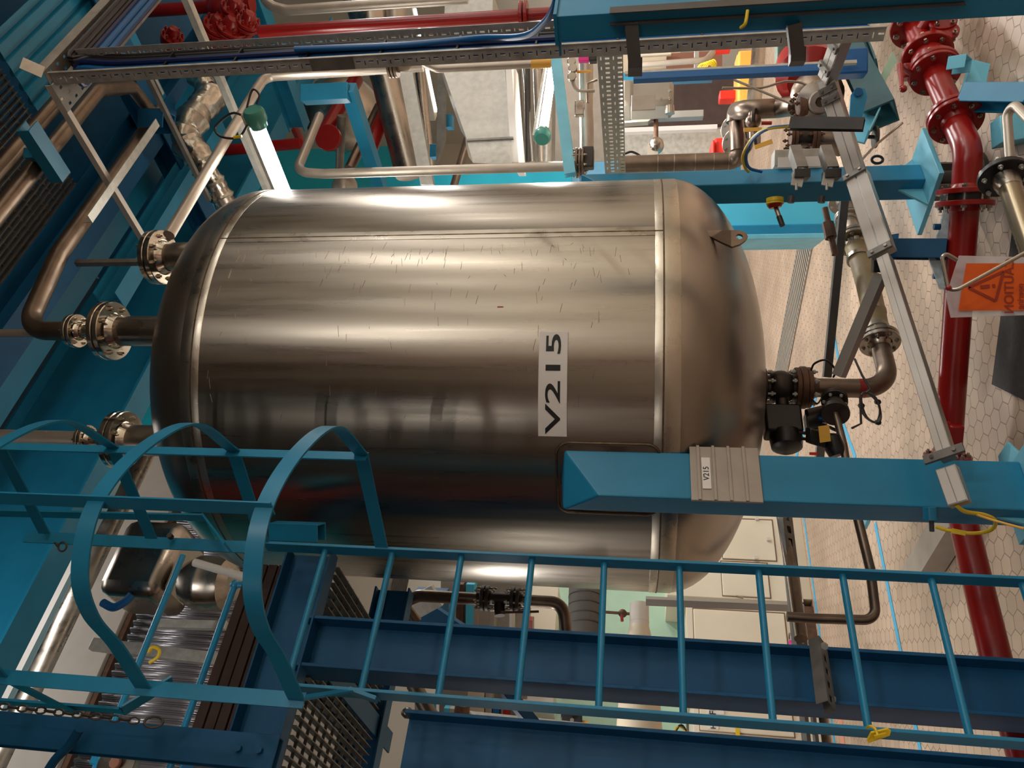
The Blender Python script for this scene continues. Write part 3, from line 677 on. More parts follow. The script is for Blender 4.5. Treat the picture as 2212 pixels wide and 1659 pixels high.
# drain line that loops back to the rear right of the ladder
DP = thing('drain_pipe', 'bent dark steel drain pipe running low from the front leg to behind the ladder', 'pipe', at(1880, 1200, 3.3)-V((0, 0, .1)))
MB().tube(fillet([at(1838, 1060, 3.5), at(1880, 1230, 3.28), at(1893, 1340, 3.17), at(1760, 1336, 3.17), at(1700, 1332, 3.17)], .05), .019, 16).build('pipe', DPIPE, DP)
# dark support bar from right leg to the outlet and parallel bars
strut('support_bar', at(1824, 428, 4.5), at(1786, 815, 4.5), .042, .042, DARK, 'dark square bar crossing upright behind the grey trunking')
strut('support_bar', at(1778, 900, 4.4), at(1768, 1010, 4.3), .042, .042, GALVD, 'dull square bar between the small valve and the front leg')
MB_ = MB().tube([at(1687, 1100, 4.6), at(1712, 1250, 4.2), at(1730, 1380, 3.9)], .032, 12)
tag(MB_.build('handrail_tube', DPIPE), 'dark tube running low behind the front leg towards the column', 'tube')
# coiled signal cable
CC = thing('coiled_cable', 'small coil of dark cable tied up on the outlet pipe', 'cable', at(1885, 880, 3.8))
cc = at(1882, 880, 3.82)
mb = MB()
pts = []
for k in range(70):
    a = 2*PI*k/22; pts.append(cc+V((math.cos(a)*.068, .01*math.sin(k*.9), math.sin(a)*.04))+V((0, 0, math.cos(a)*.02+.001*k/10)))
pts = [at(1846, 775, 3.9), at(1862, 810, 3.85), at(1880, 840, 3.83)]+pts+[at(1860, 915, 3.8), at(1840, 925, 3.78)]
MB().tube(pts, .0055, 8).build('cable', DARK, CC)
for q in (5, 12, 18): a = 2*PI*q/22; MB().disc(cc+V((math.cos(a)*.068-.003, -.012, math.sin(a)*.04+math.cos(a)*.02)), V((0, 1, 0)), .013, .03, 8).build('cable_tie', BLACK, CC)
MB_ = MB().tube(spline([at(1752, 800, 3.9), at(1760, 785, 3.88), at(1785, 778, 3.85), at(1805, 800, 3.85), at(1800, 815, 3.87)], 6), .005, 8)
tag(MB().tube(spline([at(1752, 860, 3.9), at(1765, 872, 3.86), at(1775, 860, 3.87)], 6), .004, 8).build('control_cable', BLACK), 'short thin black cable under the outlet pipe flange', 'cable')
tag(MB_.build('control_cable', BLACK), 'thin black cable looping over the outlet pipe', 'cable')
# ------------------------------------------------------------------ floor marks: drain channel and tapes
def floorline(name, p, q, w, material, label, cat, z=.002):
    return tag(MB().beam(V((p.x, p.y, z)), V((q.x, q.y, z)), w, .003).build(name, material, flat=True), label, cat)
fz = lambda px, py: hz(px, py, .003)
for (a, b, nm) in (((1684, 820), (1741, 520), 'slotted steel drain channel let into the floor behind the tank'),):
    p, q = fz(*a), fz(*b); p = p-(q-p).normalized()*.4; q = q+(q-p).normalized()*1.2; d = (q-p); L = d.length; d.normalize(); s = V((d.y, -d.x, 0)); W = .55
    t = thing('floor_drain', nm, 'drain', (p+q)/2)
    mb = MB(); n = int(L/.06)
    for i in range(n): c = p+d*(.06*(i+.5)); mb.box(c+V((0, 0, .004)), s*W/2*.95, (d*.016), V((0, 0, .003)))
    x = mb.build('grate_bars', PLATEG, t, flat=True)
    MB().beam(p+V((0, 0, .001)), q+V((0, 0, .001)), W, .002).build('channel_bed', BLACK, t, flat=True)
    for e in (-1, 1): MB().beam(p+s*W/2*e+V((0, 0, .004)), q+s*W/2*e+V((0, 0, .004)), .02, .008).build('frame_edge', PLATEG, t, flat=True)
floorline('floor_tape', fz(1735, 1110), fz(1810, 1659), .05, TAPE, 'blue floor tape line farther from the column', 'tape')
floorline('floor_tape', fz(1890, 1130), fz(1995, 1659), .05, TAPE, 'blue floor tape line nearer to the red pipe behind the ladder', 'tape')
floorline('floor_tape', fz(1815, 900), fz(1848, 990), .05, TAPE, 'blue floor tape seen between the outlet pipe and the front leg', 'tape')
floorline('floor_tape', fz(1765, 850), fz(1715, 1000), .05, TAPE, 'blue floor tape slanting below the small valve', 'tape')
floorline('floor_tape', fz(1800, 715), fz(1815, 800), .05, TAPE, 'short blue floor tape between the grey trunking struts', 'tape')
floorline('floor_tape', fz(1800, 1400), fz(1825, 1659), .12, SALMON, 'wide salmon floor tape beside the slotted channel', 'tape')
# ------------------------------------------------------------------ vertical cable tray right of the tank
rt = vline(1100, 131, 3.2); zt0, zt1 = zat(rt.x, rt.y, 1908), zat(rt.x, rt.y, 118)
CT = thing('cable_tray', 'tall galvanised perforated cable tray standing right of the tank', 'cable tray', zup(rt, zt0))
Lt = zt1-zt0; nt_ = int(Lt/.028)
def side(mb, o, u, v, n): return perf(mb, o, u, v, n, 1, lambda i, j: (.42, .58, .2, .62) if i % 2 else (.12, .88, .44, .56))
side(MB(), zup(rt, zt0), DZ*Lt, -DB*.06, nt_).build('side_rail', GALV, CT, flat=True, solid=.002)
side(MB(), zup(rt+DA*.2, zt0), DZ*Lt, -DB*.06, nt_).build('side_rail', GALV, CT, flat=True, solid=.002)
perf(MB(), zup(rt, zt0), DZ*Lt, DA*.2, nt_, 5, lambda i, j: (.2, .8, .35, .65) if (i+j) % 2 else None).build('base', GALV, CT, flat=True, solid=.002)
MB().beam(zup(rt-DB*.03-DA*.004, zat(rt.x, rt.y, 768)), zup(rt-DB*.03-DA*.004, zat(rt.x, rt.y, 676)), .003, .058, DB).build('joint_plate', GALVD, CT, flat=True)
MB().beam(zup(rt-DB*.058-DA*.0, zt0), zup(rt-DB*.058, zt1), .012, .003, DB).build('rail_lip', GALV, CT, flat=True)
# horizontal leg at the top of the tray
TT = thing('cable_tray', 'horizontal perforated cable tray running away at the top of the tall tray', 'cable tray', zup(rt, zt1))
o2 = zup(rt, zt1+.02)
perf(MB(), o2-DB*.06, DA*2.6, DB*.2, 80, 5, lambda i, j: (.2, .8, .35, .65) if (i+j) % 2 else None).build('base', GALVD, TT, flat=True, solid=.002)
MB().beam(o2-DB*.06+V((0, 0, .03)), o2-DB*.06+DA*2.6+V((0, 0, .03)), .003, .06).beam(o2-DB*.06, o2-DB*.12-DA*.02+DZ*.06, .06, .003).build('side_rail', GALV, TT, flat=True)
# cables lying in the tray
def traycable(a, b, r, material, top=True, zlo=None, zhi=None):
    zl = zt0+.05 if zlo is None else zlo; p = rt+DA*a-DB*b; pts = [zup(p, zl+(zt1-.12-zl)*k/6)+DA*.003*math.sin(k*2+a*90) for k in range(7)]
    if top: q = rt+DB*(.03-a*.9)+DB*.08; zz = zt1-.012-r; pts = pts[:-1]+[zup(p, zt1-.3), zup(p+DA*.03, zt1-.1), zup(q+DA*.14, zz-.01), zup(q+DA*.35, zz), zup(q+DA*1.2, zz), zup(q+DA*2.5, zz)]
    return tag(MB().tube(spline(pts, 4), r, 8).build('tray_cable', material), 'cable', 'cable')
k = 0
for a, b, r, mt, lb in [(.03, .012, .013, DCAB, 'dark blue power cable nearest the perforated rail of the tall tray'), (.055, .022, .018, BCAB, 'thick blue cable in the middle of the tall tray'),
                       (.09, .022, .018, BCAB, 'second thick blue cable in the tall tray'), (.118, .018, .014, DCAB, 'dark blue cable right of the thick blue pair'),
                       (.142, .018, .013, BKCAB, 'black cable in the right half of the tall tray'), (.165, .018, .013, BKCAB, 'second black cable in the right half of the tall tray'), (.184, .02, .011, BKCAB, 'black cable against the far rail of the tall tray'),
                       (.072, .048, .012, DCAB, 'thin dark blue cable lying over the thick blue ones')]:
    c = traycable(a, b, r, mt); c['label'] = lb; c['group'] = 'cables in the tall tray'
for zz in range(9):
    z = zt0+.35+zz*.33
    tag(MB().box(zup(rt+DA*.08-DB*.03, z), DA*.055, DB*.022, V((0, 0, .004))).build('cable_tie', BLACK), 'black cable tie around the blue cables of the tall tray', 'cable tie', 'cable ties on the tall tray')
# blue conduit leaving the tray towards the blue post
tag(MB().tube(spline([zup(rt+DA*.06-DB*.07, zat(rt.x, rt.y, 640)), zup(rt+DA*.062-DB*.06, zat(rt.x, rt.y, 860)), zup(rt+DA*.06-DB*.072, zat(rt.x, rt.y, 1030)), at(1130, 78, 2.95), at(1175, 50, 2.8), at(1197, 15, 2.7), at(1205, -20, 2.65)], 8), .013, 12).build('blue_conduit', BCAB), 'thick blue cable curving out of the tall tray to the blue post', 'cable')
# ------------------------------------------------------------------ blue post in the upper right foreground
bp = vline(1600, 40, 2.45); zpt = zat(bp.x, bp.y, 1201)
BP = thing('equipment_post', 'blue channel post with grey strut in the right foreground', 'post', (bp.x, bp.y, 0))
MB().prof(zup(bp+DA*.07, 0), zup(bp+DA*.07, zpt), csec(.14, .08, .008), -DB).build('post', BLUE, BP, flat=True, bevel=.002)
MB().box(zup(bp+DA*.08, zpt), DA*.085, DB*.05, DZ*.005).build('cap_plate', BLUE, BP, flat=True)
MB().prism([at(1203, 48, 2.5), at(1242, 46, 2.5), at(1240, 53, 2.5), at(1211, 57, 2.5), at(1211, 88, 2.5), at(1206, 90, 2.5)], DB*.05).build('corner_bracket', BLUE, BP, flat=True)
MB().prof(zup(bp-DB*.03-DA*.0, zat(bp.x, bp.y, 2080)), zup(bp-DB*.03, zat(bp.x, bp.y, 1318)), csec(.04, .04, .003), DB).build('strut_channel', DARK, BP, flat=True)
for px, py in ((1372, 145), (1722, 122)):
    a = at(px-8, 50, 2.45); MB().prof(a, at(px, py, 2.5), csec(.045, .04, .003), DZ).build('arm', DARK, BP, flat=True)
    MB().box(at(px, py, 2.5), V((.022, 0, 0)), V((0, .02, 0)), V((0, 0, .022))).build('end_cap', BLACK, BP, flat=True)
MB().tube(spline([at(1615, 22, 2.4), at(1610, 50, 2.4), at(1600, 60, 2.42)], 6), .005, 8).build('earth_wire', YELLOW, BP)
# ------------------------------------------------------------------ wide perforated tray crossing behind
WT = thing('wide_cable_tray', 'wide level perforated tray between the tall tray and the tank', 'cable tray', at(1345, 250, 4.2))
a, b = at(1345, 108, 3.6), at(1338, 392, 4.75); hgt = V((0, 0, 1))*(at(1290, 108, 3.6).z-a.z)
d = b-a; d.z = 0; b = a+d
perf(MB(), a, d, hgt, 34, 4, lambda i, j: (.3, .7, .15, .85) if (j % 2 == 0) else ((.15, .85, .4, .6) if i % 2 else None)).build('base', GALV, WT, flat=True, solid=.002)
nn = V((d.y, -d.x, 0)).normalized()
for q in (a, a+hgt): MB().prism([q, q+d, q+d+nn*.05, q+nn*.05], DZ*.002).build('side_rail', GALV, WT, flat=True)
# ------------------------------------------------------------------ grey trunking frame with lids
def trunk(pts, w, h, label, name='trunking_strut', lid=True, up=None):
    t = thing(name, label, 'strut', min(pts, key=lambda p: p.z))
    for a, b in zip(pts, pts[1:]):
        S, U, D = frame(b-a, V((.25, -.75, .6)))
        MB().beam(a, b, w, h, V((.25, -.75, .6))).build('profile', ALU, t, flat=True, bevel=.0015)
        if lid:
            for q in (-.24, .24): MB().beam(a+S*w*q+U*h*.5+D*.004, b+S*w*q+U*h*.5-D*.004, w*.42, .004, V((.25, -.75, .6))).build('lid', LID, t, flat=True)
    return t
def clampbar(parent, c, a, l, mt=DARK, th=.012):
    S, U, D = frame(a, V((.25, -.75, .6)))
    MB().box(c+U*.035, S*l/2, D*.016, U*th/2).build('clamp', GALVD, parent, flat=True, bevel=.001)
    for q in (-.28, .28): hexnut(MB(), c+U*(.035+th/2)+S*l*q, U, .007, .006).build('bolt', STAIN, parent)
P1, P2, P3, P4, P5 = at(1826, 62, 3.55), at(1786, 172, 3.75), at(1852, 380, 3.72), at(1908, 548, 3.45), at(2048, 990, 2.84)
t = trunk([P1, P2], .085, .05, 'short grey trunking piece rising from the cable tray foot'); clampbar(t, P1+(P2-P1)*.3, P2-P1, .09); clampbar(t, P1+(P2-P1)*.75, P2-P1, .09)
t = trunk([P2, P3], .075, .05, 'grey trunking between the tray foot and the right tank leg'); clampbar(t, P2+(P3-P2)*.22, P3-P2, .08); clampbar(t, P2+(P3-P2)*.12, P3-P2, .08)
t = trunk([P3, P4], .095, .05, 'wide double grey trunking below the right tank leg'); clampbar(t, P3+(P4-P3)*.02, P4-P3, .1); clampbar(t, P4, P4-P3, .1)
t = trunk([P4+(P5-P4)*.03, P5], .05, .05, 'long grey trunking strut slanting down to the front leg'); clampbar(t, P5, P5-P4, .13)
t = trunk([at(1904, 592, 3.5), at(1812, 812, 3.6)], .045, .045, 'grey aluminium strut branching off towards the outlet pipe', lid=False)
t = trunk([at(2046, 1012, 2.72), at(2074, 1090, 2.66)], .062, .04, 'short grey trunking end piece across the front blue leg', lid=True)
MB_ = MB().box(at(1900, 572, 3.5), V((.03, 0, 0)), V((0, .02, 0)), V((0, 0, .028))); tag(MB_.build('corner_connector', BLACK, bevel=.003), 'black corner connector joining the trunking struts', 'connector')
# dark grey bar over the trunking
tag(MB().prof(at(1707, 267, 3.5), at(1866, 269, 3.4), csec(.05, .035, .003), V((0, -1, 0))).build('strut_bar', DARK, flat=True), 'dark grey strut bar lying over the grey trunking', 'strut')
# beam clamps around the right leg
for px in (1722, 1788):
    t = thing('beam_clamp', 'steel beam clamp on the right tank leg, '+('nearer to the tank' if px < 1750 else 'lower of the two'), 'clamp', at(px, 385, 3.85))
    MB().prof(at(px-6, 325, 3.95), at(px+10, 372, 3.8), csec(.06, .05, .006), DZ).build('jaw', GALVD, t, flat=True)
    MB().box(at(px+8, 378, 3.8), V((.02, 0, 0)), V((0, .04, 0)), V((0, 0, .035))).build('jaw', DARK, t, flat=True, bevel=.002)
    MB().beam(at(px+4, 375, 3.78), at(px-2, 402, 3.76), .05, .006, V((0, -1, 0))).build('tongue', GALV, t, flat=True)
    MB().tube([at(px-2, 396, 3.75), at(px-2, 410, 3.75)], .006, 8).build('bolt', GALV, t)
    MB().tube([at(px-12, 424, 3.82), at(px-14, 438, 3.82)], .016, 10).build('nut', DARK, t)
t = thing('junction_box', 'small metal box between the two beam clamps', 'box', at(1740, 340, 4.1)); MB().box(at(1728, 345, 4.1), V((.04, .0, 0)), V((0, .05, 0)), V((0, 0, .13))).build('body', GALV, t, bevel=.003); MB().box(at(1726, 350, 4.04), V((.025, 0, 0)), V((0, .004, 0)), V((0, 0, .1))).build('label', WHITE, t, flat=True)
# blue and yellow cables to the leg
for dy, mt, lb in ((0, BCAB, 'blue cable looping from the dark strut bar to the right leg'), (-7, YELLOW, 'yellow-green cable looping from the dark strut bar to the right leg')):
    tag(MB().tube(spline([at(1708, 272, 3.5), at(1660, 278, 3.55), at(1628, 300+dy/2, 3.7), at(1612+dy, 335, 3.85), at(1618+dy*1.2, 362, 3.95), at(1645+dy*4, 371, 4.0)], 7), .0075, 8).build('loop_cable', mt), lb, 'cable')
# yellow-red stop knob and handle below the right leg
KN = thing('rotary_knob', 'yellow and red knob with black-tipped lever under the right leg', 'knob', at(1674, 442, 3.95))
kd = (at(1674, 455, 3.9)-at(1674, 428, 3.9)).normalized()
MB().tube([at(1674, 428, 3.9), at(1674, 436, 3.9)], .04, 20).build('yellow_ring', YELLOW, KN); MB().tube([at(1674, 437, 3.9), at(1674, 441, 3.9)], .041, 20).build('yellow_ring', YELLOW, KN); MB().tube([at(1674, 442, 3.9), at(1675, 449, 3.9)], [.038, .028], 20).build('red_ring', RED, KN)
MB().tube([at(1676, 449, 3.9), at(1683, 468, 3.88)], .011, 12).build('stem', STAIN, KN); MB().tube([at(1683, 468, 3.88), at(1690, 487, 3.86)], .013, 12).build('grip', BLACK, KN)
TBc = thing('turnbuckle', 'rusty rod with a hex coupling beside the dark square bar', 'rod', at(1796, 500, 4.3))
MB().tube([at(1782, 450, 4.3), at(1804, 550, 4.2)], .016, 12).build('rod', RUST, TBc); hexnut(MB(), at(1788, 482, 4.27), at(1804, 550, 4.2)-at(1782, 450, 4.3), .03, .09).build('coupling', RUST, TBc)
# ------------------------------------------------------------------ red pipe run on the floor
z_ = .2
g = lambda px, py, z=z_: hz(px, py, z)
q0, q1, q2, q3, q4 = g(1935, -40), g(2092, 325), g(2047, 985), g(2153, 1430), g(2225, 1680)
RP = thing('red_pipe', 'red pipe with bolted flanges running along the floor in front of the tank', 'pipe', (q1.x, q1.y, .1))
MB().tube(fillet([q1+(q0-q1).normalized()*.2, q1, q1+(q2-q1).normalized()*.2], .13, 10), .058, 28).build('elbow', RED, RP)
dA_ = (q0-q1).normalized(); dL = (q2-q1).normalized()
MB().tube([q1+dA_*.2, q1+dA_*.62], .056, 28).build('pipe', RED, RP)
MB().tube([q1+dL*.2, q2-dL*.0], .058, 28).build('pipe', RED, RP)
MB().tube(fillet([q2-dL*.1, q2, q3, q4], .1, 8), .058, 28).build('pipe', RED, RP)
fl = lambda c, d, r=.115, t=.022, gap=.03: flange_pair(RP, c, d, r, t, .056, 8, .012, RED, STAIN, hub=.07, gap=gap)
fl(q1+dL*.2, dL, gap=.03); fl(q1+dA_*.24, dA_, gap=.008)
MB().disc(q1+dA_*.62, dA_, .115, .022, 40, .05).build('flange', RED, RP)
MB().box(zup(V((q2.x, q2.y, 0)), .2)+DA*.0+V((.05, -.05, 0)), V((.1, -.03, 0)), V((.01, .035, 0)), V((0, 0, .03))).build('pipe_clamp', RED, RP, bevel=.008)
for e_ in (-.09, .09): hexnut(MB(), zup(V((q2.x, q2.y, 0)), .22)+V((.05+e_, -.05-e_*.3, 0)), DZ, .022, .04).build('bolt', RED, RP)
fl(q2+dL*.02, dL, .1, .02, .01)
RV = thing('red_valve', 'red flanged shut-off valve with a small lever in the upper right corner', 'valve', q1+dA_*.75-V((0, 0, .1)))
MB().disc(q1+dA_*.646, dA_, .118, .03, 40).disc(q1+dA_*.79, dA_, .118, .03, 40).build('flange', RED, RV)
bolts(RV, q1+dA_*.65, dA_, .095, 8, .013, -.03, .03, STAIN); bolts(RV, q1+dA_*.8, dA_, .095, 8, .013, -.02, .03, STAIN)
MB().tube([q1+dA_*.67, q1+dA_*.7, q1+dA_*.76, q1+dA_*.8], [.07, .085, .085, .07], 24).build('body', RED, RV)
vb = q1+dA_*.73; MB().box(vb+V((-.05, -.02, .09)), V((.035, 0, 0)), V((0, .035, 0)), V((0, 0, .05))).build('bonnet', RED, RV, bevel=.008)
MB().tube([vb+V((-.07, -.05, .1)), at(1944, 142, 3.9), at(1948, 188, 3.8)], [.014, .014, .009], 10).sphere(at(1951, 192, 3.8), .017).build('lever', RED, RV)
RX = thing('red_pipe', 'red flanged pipe piece beyond the shut-off valve at the photo corner', 'pipe', q1+dA_*1.1-V((0, 0, .1)))
MB().tube([q1+dA_*.82, q1+dA_*1.12], .056, 24).build('pipe', RED, RX); MB().disc(q1+dA_*1.08, dA_, .12, .026, 40).build('flange', RED, RX); bolts(RX, q1+dA_*1.08, dA_, .095, 8, .015, -.012, .03, STAIN)
MB().tube([q1+dA_*1.1, q1+dA_*1.5], .062, 24).build('pipe', RED, RX)
sv = q1+dA_*1.0; MB().tube([sv, sv+V((-.12, -.1, -.06))+V((.25, -.15, 0))], .035, 16).build('branch', RED, RX)
for k in (0, 1): 
    c = g(2036+k*4, 50+k*22, .12); MB().disc(c, V((.5, -.85, .1)), .065, .02, 28).build('branch_flange', RED, RX); bolts(RX, c, V((.5, -.85, .1)), .05, 4, .012, -.01, .02, STAIN)
# right-hand blue floor bracket
FB = thing('floor_bracket', 'bright blue welded bracket behind the red pipe near the right edge', 'bracket', (g(2120, 230).x, g(2120, 230).y, 0))
cy = g(2110, 232, .2)
MB().prof(at(2085, 210, 3.75), at(2230, 212, 3.55), csec(.09, .1, .008), V((0, -1, 0))).build('arm', BLUE, FB, flat=True, bevel=.002)
MB().prism([at(2072, 215, 3.85), at(2100, 128, 3.9), at(2140, 138, 3.9), at(2128, 190, 3.85), at(2090, 222, 3.8)], V((0.01, .02, 0))).build('gusset_plate', LBLUE, FB, flat=True, bevel=.002)
MB().prof(at(2052, 142, 3.85), at(2092, 136, 3.8), csec(.06, .07, .006), V((0, -1, .3))).build('stub', LBLUE, FB, flat=True, bevel=.002)
MB().box(at(2190, 280, 3.6), V((.06, .01, 0)), V((0, .05, 0)), V((-.01, 0, .07))).build('foot', LBLUE, FB, bevel=.004)
BT = thing('bent_tube', 'bent grey tube rising beside the bright blue bracket', 'tube', g(2180, 350, .1)); MB().tube(fillet([at(2183, 360, 3.3), at(2172, 205, 3.4), at(2235, 270, 3.2)], .03), .018, 14).build('tube', PIPEW, BT)
# braided hose
BH = thing('braided_hose', 'braided steel hose with a black flange at the right edge', 'hose', at(2170, 385, 3.1))
hd = (at(2212, 480, 2.95)-at(2172, 380, 3.1)).normalized()
MB().disc(at(2166, 378, 3.1), hd, .085, .022, 32).build('flange', BLACK, BH); bolts(BH, at(2166, 378, 3.1), hd, .068, 6, .009, -.01, .024, GALV)
MB().tube([at(2168, 382, 3.1), at(2178, 400, 3.08), at(2184, 410, 3.06)], [.05, .045, .038], 20).build('collar', STAIN, BH)
N = 46; a_, b_ = at(2182, 406, 3.06), at(2262, 640, 2.8)
MB().tube([a_+(b_-a_)*k/N for k in range(N+1)], [.036+.0016*(k % 2) for k in range(N+1)], 24).build('hose', BRAID, BH)
# black rubber mat
mt_ = [hz(2195, 480, .0), hz(2148, 830, .0), hz(2260, 885, .0), hz(2300, 480, .0)]
tag(MB().prism([p+V((0, 0, .012)) for p in mt_], V((0, 0, -.01))).build('rubber_mat', DUST, flat=True), 'dark speckled rubber mat on the tiles at the right edge', 'mat')
# wrapped blue foot between the pipe and the trunking
WF = thing('pipe_support', 'blue pipe support with a plastic-wrapped foot beside the red pipe', 'support', g(2040, 540, .0))
MB().prof(at(1925, 538, 3.8), at(2045, 539, 3.72), csec(.085, .07, .006), V((0, -1, 0))).build('arm', BLUED, WF, flat=True, bevel=.002)
MB().prism([at(1914, 508, 3.85), at(1942, 504, 3.85), at(1936, 560, 3.78), at(1926, 560, 3.78)], V((.0, .02, 0))).build('end_plate', BLUED, WF, flat=True)
MB().prism([at(2040, 440, 3.95), at(2060, 440, 3.95), at(2066, 520, 3.85), at(2048, 625, 3.7), at(2028, 622, 3.7), at(2005, 556, 3.75), at(2028, 490, 3.85)], V((0, .06, -.02))).build('wrapped_foot', WRAP, WF, bevel=.006)
for px, py in ((2023, 490), (2022, 596)): MB().tube([at(px-6, py, 3.75), at(px+8, py, 3.75)], .014, 8).build('bolt', BLUED, WF)
# plastic-wrapped foot plates near the front leg
LF = thing('wrapped_plate', 'light blue plate with a wrapped edge right of the front leg', 'plate', g(2190, 990, 0))
MB().prism([hz(2162, 985, .05), hz(2182, 955, .05), hz(2240, 1010, .05), hz(2260, 1060, .05), hz(2170, 1040, .05)], V((0, 0, .012))).build('plate', LBLUE, LF, flat=True, bevel=.002)
GP2 = thing('earth_boss', 'blue round boss with yellow-green earth wire on the front leg', 'wire', at(2010, 1120, 2.85))
MB().tube([at(2008, 1095, 2.9), at(2010, 1122, 2.9)], .023, 20).build('boss', BLUE, GP2); MB().tube([at(2012, 1122, 2.9), at(2013, 1148, 2.9)], .008, 10).build('stud', DARK, GP2)
MB().tube(spline([at(2022, 1138, 2.88), at(2050, 1146, 2.86), at(2100, 1152, 2.84), at(2140, 1145, 2.8), at(2150, 1125, 2.76), at(2125, 1112, 2.72), at(2085, 1105, 2.68), at(2066, 1092, 2.66)], 6), .0065, 8).build('earth_wire', YELLOW, GP2)
MB().beam(at(2055, 1146, 2.83), at(2086, 1152, 2.81), .016, .004, V((0, -1, 0))).build('tag', YELLOW, GP2)
MB().tube(spline([at(2110, 1112, 2.7), at(2150, 1125, 2.66), at(2212, 1142, 2.6)], 5), .004, 8).build('thin_wire', AMBER, GP2)
# caution card in a plastic sleeve hung on a bent wire
CA = thing('caution_card', 'orange caution card in a clear plastic sleeve on a bent wire', 'sign', at(2120, 620, 1.5))
Yc = lambda px, py, o=0: at(px, py, 1.5+o)
sl = [(2072, 552), (2240, 556), (2240, 680), (2054, 686), (2044, 640)]
MB().prism([Yc(*p) for p in sl], V((0, .002, 0))).build('sleeve', PLAST, CA, flat=True)
cd_ = [(2087, 569), (2240, 569), (2240, 670), (2070, 671)]
MB().prism([Yc(*p, -.002) for p in cd_], V((0, -.0008, 0))).build('card', ORANGE, CA, flat=True)
def thick(a, b, w=.004): return MB().beam(Yc(*a, -.004), Yc(*b, -.004), w, .0006, V((0, -1, 0)))
tri = [(2092, 621), (2168, 586), (2151, 650)]
mb = MB()
for i in range(3): mb.beam(Yc(*tri[i], -.004), Yc(*tri[(i+1) % 3], -.004), .0045, .0006, V((0, -1, 0)))
mb.build('warning_triangle', ORED, CA, flat=True)
MB().beam(Yc(2118, 620, -.004), Yc(2138, 618, -.004), .006, .0006, V((0, -1, 0))).beam(Yc(2144, 618, -.004), Yc(2150, 617, -.004), .006, .0006, V((0, -1, 0))).build('exclamation_mark', ORED, CA, flat=True)
# the card is seen from behind: the print runs mirrored, from the top of the picture down
def mirrored(txt, size, px, py, sx=1):
    c = Yc(px, py, -.0042); u = (Yc(px, py+10)-Yc(px, py)).normalized(); v = (Yc(px-10, py)-Yc(px, py)).normalized()
    return text_on(CA, txt, size, lambda x, y: c+u*x*sx+v*y, ORED)
mirrored('CAUTION', .0215, 2181, 618); mirrored('neering', .015, 2205, 640)
WH = thing('bent_wire_hook', 'bent steel wire hook holding the caution card', 'hook', at(2050, 620, 1.48))
MB().tube(fillet([at(2068, 562, 1.47), at(2032, 541, 1.47), at(2048, 626, 1.46), at(2068, 626, 1.45), at(2240, 532, 1.45)], .012, 8), .0034, 10).build('wire', STAIN, WH)
MB().sphere(at(2049, 622, 1.455), .005).build('red_knot', RED, WH)
# ------------------------------------------------------------------ shorthands for the background
def one(mb, name, m, label, cat, **k): return tag(mb.build(name, m, **k), label, cat)
def vp(px0, px1, py, Y, r, m, label, name='pipe', cat='pipe', n=14):
    b = vline((px0+px1)/2, py, Y); return one(MB().tube([vz(b, px0), vz(b, px1)], r, n), name, m, label, cat)
def hp_(pts, z, r, m, label, name='pipe', cat='pipe', R=.12, n=14):
    return one(MB().tube(fillet([hz(x, y, z) for x, y in pts], R), r, n), name, m, label, cat)
def box4(px0, px1, py0, py1, Y, dep, parent=None, name='box', m=None, label=None, cat=None, rz=0, bevel=.004, flat=True):
    """upright block: px range = height, py range = width, front face at depth Y"""
    c = at((px0+px1)/2, (py0+py1)/2, Y); z1 = zat(c.x, c.y, px0); z0 = zat(c.x, c.y, px1); wd = abs(at((px0+px1)/2, py0, Y).x-at((px0+px1)/2, py1, Y).x)
    mb = MB().bx((c.x, c.y+dep/2, (z0+z1)/2), wd, dep, z1-z0, rz); o = mb.build(name, m, parent, flat=flat, bevel=bevel)
    return o if parent else tag(o, label, cat)
# ------------------------------------------------------------------ lamps seen in the photo
def tube_lamp(a, b, label, cap, name='tube_light', r=.032, strength=TUBE, power=40):
    d = (b-a).normalized(); t = thing(name, label, 'lamp', a)
    MB().tube([a+d*.08, b-d*.08], r, 20).build('tube', strength, t)
    MB().lathe(a-d*.02, d, [(.0005, 0), (.05, 0), (.062, .02), (.062, .07), (.052, .085), (.048, .11), (.0005, .11)], 24).build('end_cap', cap, t)
    MB().lathe(b+d*.02, -d, [(.0005, 0), (.05, 0), (.062, .02), (.062, .07), (.052, .085), (.048, .11), (.0005, .11)], 24).build('end_cap', cap, t)
    MB().beam(a+V((0, 0, .06)), b+V((0, 0, .06)), .05, .02).build('rail', GALV, t, flat=True)
    return t
L1 = hz(548, 243, 3.75); lt = tube_lamp(L1, L1+DB*1.25, 'glowing fluorescent tube light with green end cap beside the tank shoulder', TEAL)
MB().tube(spline([L1+V((0, 0, .05)), at(545, 195, L1.y), at(560, 205, L1.y), at(555, 225, L1.y)], 6), .006, 8).build('cable', BKCAB, lt)
MB().tube(spline([L1+V((-.02, 0, .05)), at(500, 245, L1.y), at(465, 275, L1.y), at(478, 295, L1.y), at(515, 297, L1.y), at(535, 270, L1.y)], 6), .007, 8).build('cable', BKCAB, lt)
MB().tube([at(505, 297, L1.y-.01), at(522, 294, L1.y-.01)], .0085, 8).build('yellow_band', YELLOW, lt)
L2 = hz(1171, 298, 2.3); LL2 = (hz(1200, 122, 2.3)-L2).dot(DA); tube_lamp(L2, L2+DA*LL2, 'glowing fluorescent tube light with green end cap in the aisle right of the tank', TEAL, r=.034)
area('aisle_tube_light', L2+DA*LL2/2-V((0, 0, .05)), LL2*.9, .06, 60, (0, 0, AZ)); area('shoulder_tube_light', L1+DB*.65-V((0, 0, .045)), 1.2, .06, 12, (0, 0, AZ+PI/2))
